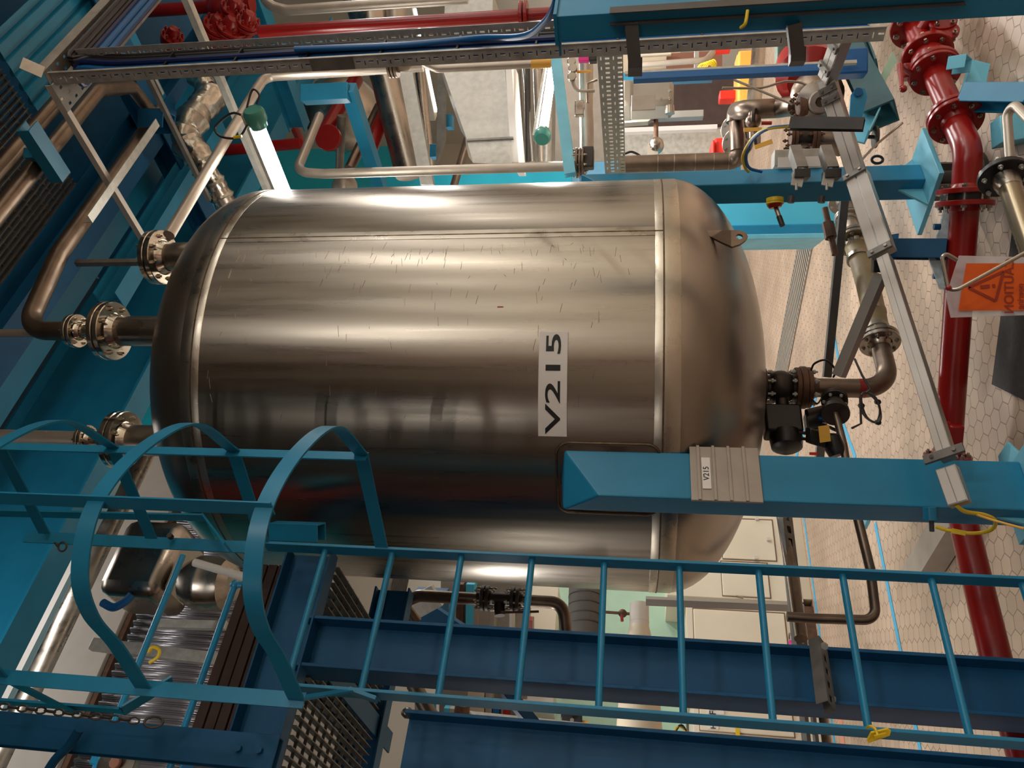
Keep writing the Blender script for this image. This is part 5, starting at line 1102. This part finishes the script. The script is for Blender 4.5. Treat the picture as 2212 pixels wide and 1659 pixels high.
# gauge valve left of the wide tray
GV = thing('instrument_valve', 'steel instrument valve block left of the wide tray', 'valve', at(1260, 232, 5.2)-V((0, 0, .15)))
MB().tube([vz(vline(1260, 220, 5.6), 1120+95), vz(vline(1260, 220, 5.6), 1290)], .0, 4) if False else None
MB().tube([at(1266, 115, 5.6), at(1268, 345, 5.6)], .05, 18).build('pipe', PIPEW, GV)
MB().box(at(1252, 235, 5.3), V((.05, 0, 0)), V((0, .03, 0)), V((0, 0, .03))).build('block', STAIN, GV, bevel=.005); MB().tube([at(1270, 222, 5.3), at(1270, 180, 5.3), at(1290, 172, 5.3)], .01, 8).build('impulse_line', STAIN, GV)
for px, py in ((1235, 135), (1238, 150), (1236, 168), (1255, 232)): MB().disc(at(px, py, 5.3), V((0, -1, 0)), .03, .03, 16).build('fitting', STAIN, GV)
MB().tube(spline([at(1237, 165, 5.3), at(1240, 185, 5.3), at(1252, 196, 5.3), at(1285, 196, 5.3)], 6), .012, 8).build('bent_line', PIPEW, GV)
one(MB().box(at(1262, 124, 5.0), V((.03, 0, 0)), V((0, .02, 0)), V((0, 0, .035))), 'pink_tag', PINK, 'magenta tag beside the tall tray', 'tag', bevel=.004)
one(MB().box(at(1281, 126, 5.0), V((.025, 0, 0)), V((0, .03, 0)), V((0, 0, .025))), 'black_clamp', BLACK, 'black clamp next to the magenta tag', 'clamp', bevel=.004)
box4(1245, 1277, 151, 157, 5.3, .01, None, 'amber_label', AMBER, 'amber strip label on the upright pipe left of the wide tray', 'label')
one(MB().prof(at(1200, 120, 5.5), at(1232, 378, 5.2), csec(.075, .05, .005), V((0, -1, 0))), 'blue_upright', LBLUE, 'pale blue channel crossing right of the aisle lamp', 'channel', flat=True)
# flange valve at the tank edge
EF = thing('edge_valve', 'valve with steel flange above the tank edge left of the wide tray', 'valve', at(1255, 350, 5.3)-V((0, 0, .15)))
for px in (1244, 1251, 1257): MB().disc(at(px, 352, 5.3), -DZ, .1, .015, 28).build('flange', DPIPE, EF)
MB().box(at(1270, 342, 5.3), V((.07, 0, 0)), V((0, .05, 0)), V((0, 0, .04))).build('actuator', DARK, EF, bevel=.01); bolts(EF, at(1250, 352, 5.3), -DZ, .085, 8, .01, -.03, .04, STAIN)
box4(1200, 1345, 108, 395, 9.4, .1, None, 'grey_cladding', PLATEG, 'pale machine panel behind the instrument valve', 'panel', bevel=0)
# lower cyan plinth behind the right leg
box4(1235, 1600, 345, 400, 7.6, .2, None, 'cyan_plinth', BLUE, 'bright blue panel behind the right tank shoulder', 'panel')
CB = thing('blue_cabinet', 'bright blue cabinet behind the right leg with a dark rail below', 'cabinet', V((*at(1700, 470, 6.6).xy, 0)))
box4(1440, 1812, 405, 487, 6.4, .5, CB, 'body', LCY); box4(1440, 1790, 487, 506, 6.35, .5, CB, 'lower_rail', BLUE); box4(1440, 1785, 506, 517, 6.3, .5, CB, 'toe_rail', LBLUE)
sc = at(1735, 300, 4.6)
# ------------------------------------------------------------------ upper left: second landing, clad pipe, corrugated screen
def onA(px0, py0, b, z=None): return onb(px0, py0, b)
def alongA(name, p, q, b, r, m, label, cat, sec=None, ext=.0):
    P, Q = onb(*p, b), onb(*q, b); z = (P.z+Q.z)/2; P.z = Q.z = z; d = (Q-P).normalized()
    mb = MB(); (mb.tube([P-d*ext, Q+d*ext], r, 20) if sec is None else mb.prof(P-d*ext, Q+d*ext, sec)); return one(mb, name, m, label, cat, flat=sec is not None)
alongA('wall_duct', (190, 1155), (55, 1400), 8.2, .2, WHITE, 'white trunking along the cyan wall high on the left', 'trunking', sec=[(-.1, -.14), (.1, -.14), (.1, .14), (-.1, .14)], ext=1.5)
alongA('edge_beam', (150, 1155), (25, 1380), 8.3, .2, LBLUE, 'pale blue ledge between the cyan wall and the white trunking', 'ledge', sec=[(-.1, -.1), (.1, -.1), (.1, .1), (-.1, .1)], ext=1.5)
alongA('clad_pipe', (228, 1200), (115, 1440), 7.4, .2, STAIN, 'large shiny clad pipe slanting across the upper left', 'pipe', ext=1.5)
alongA('clad_pipe', (262, 1185), (165, 1400), 7.5, .07, PIPEW, 'thinner steel pipe beside the large clad pipe', 'pipe', ext=1.2)
alongA('dark_duct', (300, 1200), (160, 1500), 7.8, .2, DARK, 'dark gap beam behind the thinner steel pipe', 'beam', sec=[(-.1, -.35), (.1, -.35), (.1, .35), (-.1, .35)], ext=1.5)
# corrugated screen with a pale cover board
CS = thing('corrugated_screen', 'clear ribbed sheet screen behind the blue handrails of the upper landing', 'screen', (-2.6, 7, 3.2))
t0, t1_ = onb(300, 1310, 6.3), onb(225, 1505, 6.3); zt_ = (t0.z+t1_.z)/2; lo = onb(490, 1400, 6.3).z
bs = t1_.copy(); bs.z = 0; bs = bs-DA*.8; mb = MB(); n = 60; prev = None
for i in range(n*6+1):
    a = i/6*.085*.75; p = bs+DA*a+DB*(.022*math.sin(2*PI*i/6)); cur = (zup(p, zt_), zup(p, lo-.3))
    if prev: mb.quad(prev[0], cur[0], cur[1], prev[1])
    prev = cur
mb.build('sheet', CORR, CS, solid=.004)
MB().beam(zup(bs-DB*.06, zt_+.28), zup(bs-DB*.06, zt_+.28)+DA*4, .05, .42).build('cover_board', LID, CS, flat=True)
MB().beam(zup(bs-DB*.05, zt_+.02), zup(bs-DB*.05, zt_+.02)+DA*4, .04, .05).build('dark_edge', RUST, CS, flat=True)
# handrail tubes of the second landing
HR = thing('handrail', 'bright blue tube handrail of the upper landing behind the ladder cage', 'railing', (-1.5, 4.3, 3.4))
def railpts(p, q, b): P, Q = onb(*p, b), onb(*q, b); z = (P.z+Q.z)/2; P.z = Q.z = z; return P, Q
for p, q, k in (((400, 1200), (236, 1575), 0), ((507, 1263), (392, 1592), 1), ((530, 1262), (425, 1585), 2)):
    P, Q = railpts(p, q, 4.6); MB().tube([P, Q-DA*.5], .021, 14).build('rail', BLUE, HR)
P, Q = railpts((400, 1200), (236, 1575), 4.6); P2_, Q2_ = railpts((507, 1263), (392, 1592), 4.6)
MB().tube([Q, V((Q.x, Q.y, Q2_.z-.5))], .021, 14).sphere(Q, .03).build('post', BLUE, HR); MB().sphere(P2_, .032).build('end_ball', BLUE, HR); MB().tube([P2_, P2_+DZ*-.4], .021, 12).build('post', BLUE, HR)
P, Q = railpts((533, 1262), (424, 1590), 4.5); one(MB().beam(P+DZ*-.02, Q-DA*.6+DZ*-.02, .01, .07), 'toe_board', BLUED, 'dark blue toe board under the bright handrail tubes', 'board', flat=True)
t = thing('board_stack', 'dark brown boards stacked on edge above the landing beam', 'boards', V((*onb(520, 1400, 3.04).xy, 3.06)))
bz = 3.06
for k in range(5):
    P, Q = onb(500, 1215, 3.04), onb(500, 1588, 3.04); P.z = Q.z = bz+.022+.047*k; MB().beam(P+DB*.03, Q+DB*(.03+.003*(k % 2)), .06, .041).build('board', WOODD, t, flat=True, bevel=.003)
one(MB().beam(onb(340, 1348, 5.2), onb(490, 1352, 5.2), .06, .05, DB), 'screen_post', GALV, 'grey upright profile in front of the ribbed screen', 'post', flat=True, bevel=.003)
one(MB().beam(onb(200, 1392, 5.6), onb(470, 1425, 5.6), .09, .06, DB), 'screen_post', GALV, 'second grey upright profile lower behind the cage', 'post', flat=True, bevel=.003)
# polished motor/vessel on the landing
PV = thing('polished_housing', 'polished rounded housing with a barrel drum behind the cage hoops', 'machine', onb(420, 1260, 5.3)-DZ*.3)
hc_ = onb(330, 1228, 5.3); hz0, hz1 = onb(270, 1228, 5.3).z, onb(398, 1235, 5.3).z
MB().bx(V((hc_.x, hc_.y, (hz0+hz1)/2)), .62, .5, hz0-hz1, AZ).build('housing', STAIN, PV, bevel=.09, flat=False)
dz0, dz1 = onb(405, 1255, 5.2).z, onb(505, 1265, 5.2).z; dc = onb(455, 1260, 5.2)
MB().lathe(V((dc.x, dc.y, dz1)), DZ, [(.0005, 0), (.12, .0), (.19, .05), (.2, .12), (.2, .2), (.205, .21), (.205, .25), (.2, .26), (.2, dz0-dz1-.1), (.15, dz0-dz1), (.0005, dz0-dz1)], 36).build('drum', STAIN, PV)
one(MB().tube([onb(420, 1215, 4.7), onb(540, 1250, 4.7)], .028, 14), 'pale_tube', LID, 'pale tube slanting above the barrel drum', 'tube')
one(MB().tube(spline([onb(222, 1302, 5.0), onb(245, 1312, 5.0), onb(270, 1300, 5.0), onb(285, 1285, 5.0)], 6), .03, 10), 'cable_bundle', BCAB, 'bundle of blue cables left of the polished housing', 'cable')
for k in range(4): one(MB().tube(spline([onb(258+6*k, 1195, 5.6), onb(262+5*k, 1215, 5.6), onb(272+6*k, 1235, 5.6)], 6), .014, 8), 'blue_cable', BCAB, 'blue cable hanging between the clad pipe and the polished housing', 'cable').__setitem__('group', 'blue cables by the polished housing')
one(MB().tube(spline([onb(318, 1410, 5.0), onb(330, 1398, 5.0), onb(344, 1405, 5.0), onb(340, 1420, 5.0), onb(322, 1432, 5.0)], 6), .012, 8), 'yellow_loop', YELLOW, 'yellow cable loop hanging on the second grey profile', 'cable')
t = thing('motor_end', 'round motor end at the lower edge of the photo under the guardrail', 'motor', onb(265, 1650, 4.4)-DZ*.1); MB().disc(onb(262, 1655, 4.4), -DB, .11, .06, 28).build('disc', STAIN, t); MB().disc(onb(262, 1655, 4.38)-DB*.05, -DB, .03, .03, 16).build('hub', WOODR, t)
one(MB().tube([onb(225, 1600, 4.6), onb(205, 1645, 4.6), onb(230, 1655, 4.6)], .03, 12), 'tube_joint', BLUE, 'bright blue tube joint at the lower left edge', 'tube')
# a line of small items along the cyan upper wall
one(MB().prism([onb(-20, 1195, 8.3), onb(32, 1228, 8.3), onb(-20, 1300, 8.3)], DB*.1), 'wall_box', BCYAN, 'brighter blue box on the cyan wall at the left edge', 'box', flat=True)
# ------------------------------------------------------------------ far side behind ladder: cabinets, hopper, panels
bC = 7.0
def boxb(px0, px1, py0, py1, b, dep, parent=None, name='box', m=None, label=None, cat=None, bevel=.004, zb=None):
    pm = (px0+px1)/2; P, Q = onb(pm, py0, b), onb(pm, py1, b); c = (P+Q)/2; z1 = onb(px0, (py0+py1)/2, b).z; z0 = onb(px1, (py0+py1)/2, b).z if zb is None else zb
    L = abs((P-Q).dot(DA)); o = MB().bx(V((c.x, c.y, (z0+z1)/2))+DB*dep/2, L, dep, z1-z0, AZ).build(name, m, parent, flat=True, bevel=bevel)
    return o if parent else tag(o, label, cat)
KA = thing('electrical_cabinet', 'cream cabinet with flush doors behind the tank bottom', 'cabinet', V((*onb(1650, 1180, bC).xy, 0)))
boxb(1440, 1690, 1085, 1292, bC, .6, KA, 'body', CREAM, zb=.08); boxb(1690, 1705, 1085, 1292, bC, .6, KA, 'plinth', BEIGE, zb=0.0)
boxb(1558, 1674, 1120, 1210, bC-.006, .006, KA, 'door_gap', GAP, bevel=0); boxb(1560, 1672, 1122, 1208, bC-.015, .015, KA, 'door', CREAM, bevel=.006); boxb(1558, 1662, 1213, 1290, bC-.006, .006, KA, 'door_gap', GAP, bevel=0); boxb(1560, 1660, 1215, 1288, bC-.015, .015, KA, 'door', CREAM, bevel=.006)
P = onb(1590, 1288, bC-.03); MB().beam(P, onb(1606, 1292, bC-.03), .012, .012).build('handle', STAIN, KA)
for px, py in ((1635, 1120), (1633, 1205), (1660, 1165)): MB().bx(onb(px, py, bC-.03), .03, .02, .03, AZ).build('hinge', LID, KA)
KB_ = thing('electrical_cabinet', 'cream cabinet with recessed panel behind the first ladder rungs', 'cabinet', V((*onb(1600, 1370, bC).xy, 0)))
boxb(1485, 1712, 1308, 1500, bC, .6, KB_, 'body', CREAM, zb=.08); boxb(1498, 1702, 1318, 1442, bC-.006, .006, KB_, 'door_gap', GAP, bevel=0); boxb(1500, 1700, 1320, 1440, bC-.02, .02, KB_, 'door', CREAM, bevel=.008); boxb(1712, 1722, 1308, 1500, bC, .6, KB_, 'plinth', RUST, zb=0.0)
KC = thing('electrical_cabinet', 'cream cabinet with warning lettering below the column', 'cabinet', V((*onb(1600, 1560, bC).xy, 0)))
boxb(1500, 1722, 1504, 1720, bC, .6, KC, 'body', CREAM, zb=.08); boxb(1510, 1714, 1518, 1586, bC-.006, .006, KC, 'door_gap', GAP, bevel=0); boxb(1512, 1712, 1520, 1584, bC-.02, .02, KC, 'door', CREAM, bevel=.006); boxb(1510, 1714, 1590, 1682, bC-.006, .006, KC, 'door_gap', GAP, bevel=0); boxb(1512, 1712, 1592, 1680, bC-.02, .02, KC, 'door', CREAM, bevel=.006)
boxb(1529, 1564, 1528, 1542, bC-.03, .008, KC, 'label', WHITE, bevel=0); boxb(1530, 1552, 1564, 1575, bC-.03, .008, KC, 'label', WHITE, bevel=0)
def lab(txt, px, py, size): c = onb(px, py, bC-.034); return text_on(KC, txt, size, lambda x, y: c+DA*x+DZ*y, INK)
lab('FL', 1540, 1535, .075); lab('H', 1541, 1569, .06)
boxb(1589, 1598, 1573, 1590, bC-.03, .01, KC, 'yellow_sticker', YELLOW, bevel=0)
boxb(1150, 1480, 1225, 1720, 7.6, .1, None, 'green_wall_panel', GREEN, 'pale green wall panel behind the hopper', 'panel')
boxb(1145, 1203, 1262, 1366, 7.2, .3, None, 'white_box', CREAM, 'white box panel beside the dark bent pipe', 'box'); boxb(1130, 1196, 1488, 1530, 7.2, .3, None, 'white_box', LID, 'white box panel between column and left stile', 'box'); boxb(1100, 1180, 1590, 1640, 7.2, .3, None, 'white_box', LID, 'white box panel behind the diagonal brace', 'box')
HPR = thing('hopper', 'pale hopper with cone and round neck behind the column', 'hopper', onb(1400, 1330, 6.0)-DZ*.8)
nk = onb(1380, 1328, 6.0); zt2, zn = onb(1360, 1328, 6.0).z, onb(1402, 1328, 6.0).z
zz1 = onb(1340, 1328, 6.0); c = onb(1380, 1342, 6.0)
# the cone axis is level: neck towards the viewer's right, mouth down the picture
ca, cb_ = onb(1381, 1306, 6.0), onb(1381, 1353, 6.0); dcn = (cb_-ca).normalized()
rN = abs(onb(1360, 1330, 6.0).z-onb(1402, 1330, 6.0).z)/2
MB().tube([ca, cb_], rN, 28).tube([ca+dcn*.14, ca+dcn*.15], rN*1.02, 28).build('neck', LID, HPR)
MB().tube([cb_, cb_+dcn*.25, cb_+dcn*1.3], [rN, rN*1.75, rN*2.6], 36).build('cone', BEIGE, HPR)
one(MB().tube([onb(1265, 1268, 6.2), onb(1262, 1420, 6.2)], .14, 24), 'flexible_duct', DGREY, 'thick dark grey flexible duct left of the hopper', 'duct')
for py in (1290, 1310, 1332, 1352): one(MB().tube([onb(1265, py, 6.2), onb(1265, py+2, 6.2)], .144, 24), 'duct_ring', DARK, 'wire ring around the flexible duct', 'ring').__setitem__('group', 'wire rings of the flexible duct')
RVs = thing('small_tap', 'small tap with red lever between the flexible duct and the hopper', 'valve', onb(1345, 1325, 6.0)-DZ*.05)
MB().tube([onb(1305, 1322, 6.0), onb(1360, 1326, 6.0)], .012, 10).sphere(onb(1345, 1325, 6.0), .035, 12).build('body', RUST, RVs); MB().tube([onb(1343, 1330, 5.95), onb(1344, 1342, 5.95)], .012, 8).build('lever', RED, RVs)
# dark U pipe with flanges beside the tank
UP = thing('bent_pipe', 'dark brown bent pipe with two flanged joints left of the tank', 'pipe', onb(1100, 1295, 3.9)-DZ*.2)
MB().tube(fillet([at(900, 1345, 4.4), at(868, 1302, 4.4), vz(vline(1000, 1292, 4.4), 905), vz(vline(1000, 1292, 4.4), 1030)], .09), .035, 18).build('pipe', DPIPE, UP)
MB().tube(fillet([vz(vline(1100, 1296, 4.4), 1130), vz(vline(1100, 1296, 4.4), 1217), at(1222, 1360, 4.35), at(1222, 1420, 4.3)], .1), .035, 18).build('pipe', DPIPE, UP)
for px in (1040, 1050, 1104, 1116): q = vz(vline(1080, 1294, 4.4), px); MB().disc(q, -DZ, .072, .02, 24).build('flange', IRON, UP)
MB().tube([vz(vline(1080, 1294, 4.4), 1030), vz(vline(1080, 1294, 4.4), 1130)], .036, 18).build('tee', IRON, UP); MB().tube([at(1078, 1296, 4.4), at(1080, 1330, 4.35)], .03, 14).build('stub', IRON, UP)
bolts(UP, vz(vline(1080, 1294, 4.4), 1045), -DZ, .058, 6, .011, -.03, .05, STAIN); bolts(UP, vz(vline(1080, 1294, 4.4), 1110), -DZ, .058, 6, .011, -.03, .05, STAIN)
MB().beam(at(1082, 1323, 4.3), at(1164, 1321, 4.3), .012, .006, V((0, -1, 0))).build('lever', RUST, UP)
# clutter beyond: upright pipes and shelves
one(MB().beam(at(877, 1322, 5.4), at(945, 1285, 5.4), .16, .05, V((0, -1, 0))), 'flat_bracket', GALV, 'pale flat arm under the landing beside the bent pipe', 'bracket', flat=True)
grating(thing('rear_grating', 'small grating piece visible between tank and landing', 'grating', at(860, 1272, 5.6)), at(835, 1290, 5.6), DA, DB, .5, .4, .05, .1)
box4(880, 950, 1290, 1420, 5.9, .3, None, 'dark_beam_end', BLUED, 'dark blue beam end behind the bent pipe', 'beam')
one(MB().beam(at(935, 1320, 5.8), at(1010, 1370, 5.8), .09, .06, V((0, -1, 0))), 'dark_brace', BLUED, 'short dark blue brace with pale edges behind the bent pipe', 'brace', flat=True)
box4(950, 1140, 1225, 1600, 7.0, .2, None, 'rear_machine', PLATEG, 'grey machine cladding far behind the ladder rungs', 'machine')
for k, (px0, px1, py0, py1, m, lb) in enumerate([(985, 1000, 1262, 1360, RUST, 'first brown upright post behind the bent pipe'), (1006, 1024, 1262, 1370, LCY, 'cyan upright panel behind the bent pipe'), (1022, 1034, 1290, 1380, PIPEW, 'pale upright pipe left of the flanged joint'),
        (1058, 1068, 1320, 1380, PIPEW, 'pale thin pipe right of the flanged joint'), (1100, 1108, 1320, 1380, LID, 'white thin post by the lever'), (1130, 1150, 1340, 1375, RED, 'small red block beside the white box panel'),
        (895, 912, 1520, 1590, PLATEG, 'grey upright sheet beside the far landing beam'), (912, 935, 1515, 1590, LCY, 'cyan upright block between stile and lower column'), (958, 970, 1530, 1590, LCY, 'narrow cyan post between stile and lower column'), (970, 982, 1530, 1590, GALV, 'grey post next to the narrow cyan post'),
        (1048, 1062, 1486, 1565, PIPEW, 'beige upright pipe through the ladder'), (1064, 1078, 1520, 1565, BLUED, 'dark blue upright strip next to the beige pipe'), (1086, 1102, 1525, 1600, RED, 'red perforated upright strip through the ladder'), (1102, 1112, 1525, 1600, DGREY, 'dark grey upright strip next to the red one'),
        (1010, 1046, 1490, 1560, BEIGE, 'beige machine block with holes through the ladder'), (1200, 1290, 1610, 1640, DGREY, 'dark block right of the green panel foot')]):
    box4(px0, px1, py0, py1, 6.6, .12, None, 'upright_piece', m, lb, 'post')
one(MB().tube([at(893, 1478, 4.6), at(930, 1545, 4.5), at(978, 1600, 4.4)], .045, 16), 'slanted_pipe', DPIPE, 'brown slanting pipe behind the left stile', 'pipe')
one(MB().tube([at(1000, 1520, 5.0), at(990, 1595, 5.0)], .05, 14), 'rusty_pipe', RUST, 'rusty upright pipe beside the brown slanting pipe', 'pipe')
one(MB().tube([at(868, 1540, 4.6), at(920, 1541, 4.6)], .014, 10).sphere(at(880, 1540, 4.6), .035, 10), 'small_fitting', DPIPE, 'small threaded fitting in front of the grey sheet', 'fitting')
# aluminium trunking running across (upright in the place) and along
one(MB().beam(at(1395, 1298, 6.0), at(1735, 1312, 6.0), .05, .08, V((0, -1, 0))), 'wall_trunking', ALU, 'aluminium upright trunking between the two upper cabinets', 'trunking', flat=True)
one(MB().prof(vz(vline(1450, 1593, 5.0), 1000), vz(vline(1450, 1603, 5.0), 1390), [(-.055, -.03), (.055, -.03), (.055, .03), (-.055, .03)], V((0, -1, 0))), 'wall_trunking', GALV, 'long upright trunking under the left ladder stile', 'trunking', flat=True)
one(MB().prof(vz(vline(1450, 1600, 5.0), 1452), vz(vline(1450, 1600, 5.0), 1735), [(-.05, -.03), (.05, -.03), (.05, .03), (-.05, .03)], V((0, -1, 0))), 'wall_trunking', ALU, 'lower upright trunking beside the slotted channel', 'trunking', flat=True)
one(MB().beam(vz(vline(1450, 1619, 4.95), 1196), vz(vline(1450, 1622, 4.95), 1760), .012, .012, V((0, -1, 0))), 'trunking_edge', WHITE, 'thin white edge strip along the upright trunking', 'strip', flat=True)
SW = thing('control_switch', 'round transparent switch with red button on the upright trunking', 'switch', at(1440, 1603, 4.8))
MB().disc(at(1440, 1600, 4.85), V((0, -1, 0)), .065, .04, 28).build('housing', GREEN, SW); MB().disc(at(1446, 1598, 4.78), V((0, -1, 0)), .017, .02, 18).build('button', RED, SW)
for a_ in (1, 2): MB().tube(spline([at(1455, 1585, 4.8), at(1462+5*a_, 1572-3*a_, 4.8), at(1490, 1580+6*a_, 4.8), at(1512, 1598+4*a_, 4.8), at(1520, 1615, 4.8)], 6), .007, 8).build('wire', YELLOW if a_ == 1 else BKCAB, SW)
MB().box(at(1530, 1622, 4.8), V((.012, 0, 0)), V((0, .006, 0)), V((0, 0, .05))).build('tag', AMBER, SW)
t = thing('sensor_box', 'small black sensor box with yellow plugs behind the left stile', 'sensor', at(1235, 1555, 5.2)); MB().box(at(1235, 1555, 5.2), V((.05, 0, 0)), V((0, .03, 0)), V((0, 0, .07))).build('body', BLACK, t, bevel=.006); MB().disc(at(1236, 1554, 5.16), V((0, -1, 0)), .013, .01, 14).build('screw', STAIN, t)
for px in (1212, 1262): MB().tube([at(px-8, 1560, 5.2), at(px+8, 1560, 5.2)], .012, 8).build('plug', AMBER, t)
one(MB().box(at(1212, 1573, 5.3), V((.006, 0, 0)), V((0, .02, 0)), V((0, 0, .09))), 'white_bracket', WHITE, 'white bracket plate under the black sensor box', 'bracket')
t = thing('pink_flower_valve', 'magenta hand wheel on a small steel stub by the cabinet foot', 'valve', at(1717, 1390, 5.0)-DZ*.05); MB().sphere(at(1718, 1388, 5.0), .04, 12).sphere(at(1718, 1398, 5.0), .035, 12).build('hand_wheel', PINK, t); MB().tube([at(1716, 1370, 5.0), at(1716, 1380, 5.0)], .035, 14).build('stub', STAIN, t)
# grey floor duct and blue gusset right of the far leg
one(MB().prism([hz(1945, 1235, .12), hz(1990, 1235, .12), hz(2060, 1120, .12), hz(2010, 1120, .12)], V((0, 0, -.11))), 'floor_duct', PLATEG, 'grey floor duct crossing towards the red pipe', 'duct', flat=True)

# unseen red pipes added behind the viewer for the red reflections in the tank
for k, (x, y, r, lb) in enumerate([(1.5, -2.9, .32, 'right red pipe added behind the viewer to be mirrored in the tank'), (-4.1, 1.3, .32, 'left red pipe added behind the viewer to be mirrored in the tank'), (-1.2, -4.6, .2, 'middle red pipe added behind the viewer to be mirrored in the tank')]):
    one(MB().tube([V((x, y, 0)), V((x, y, 5.5))], r, 20), 'riser_pipe', RED, lb, 'pipe')
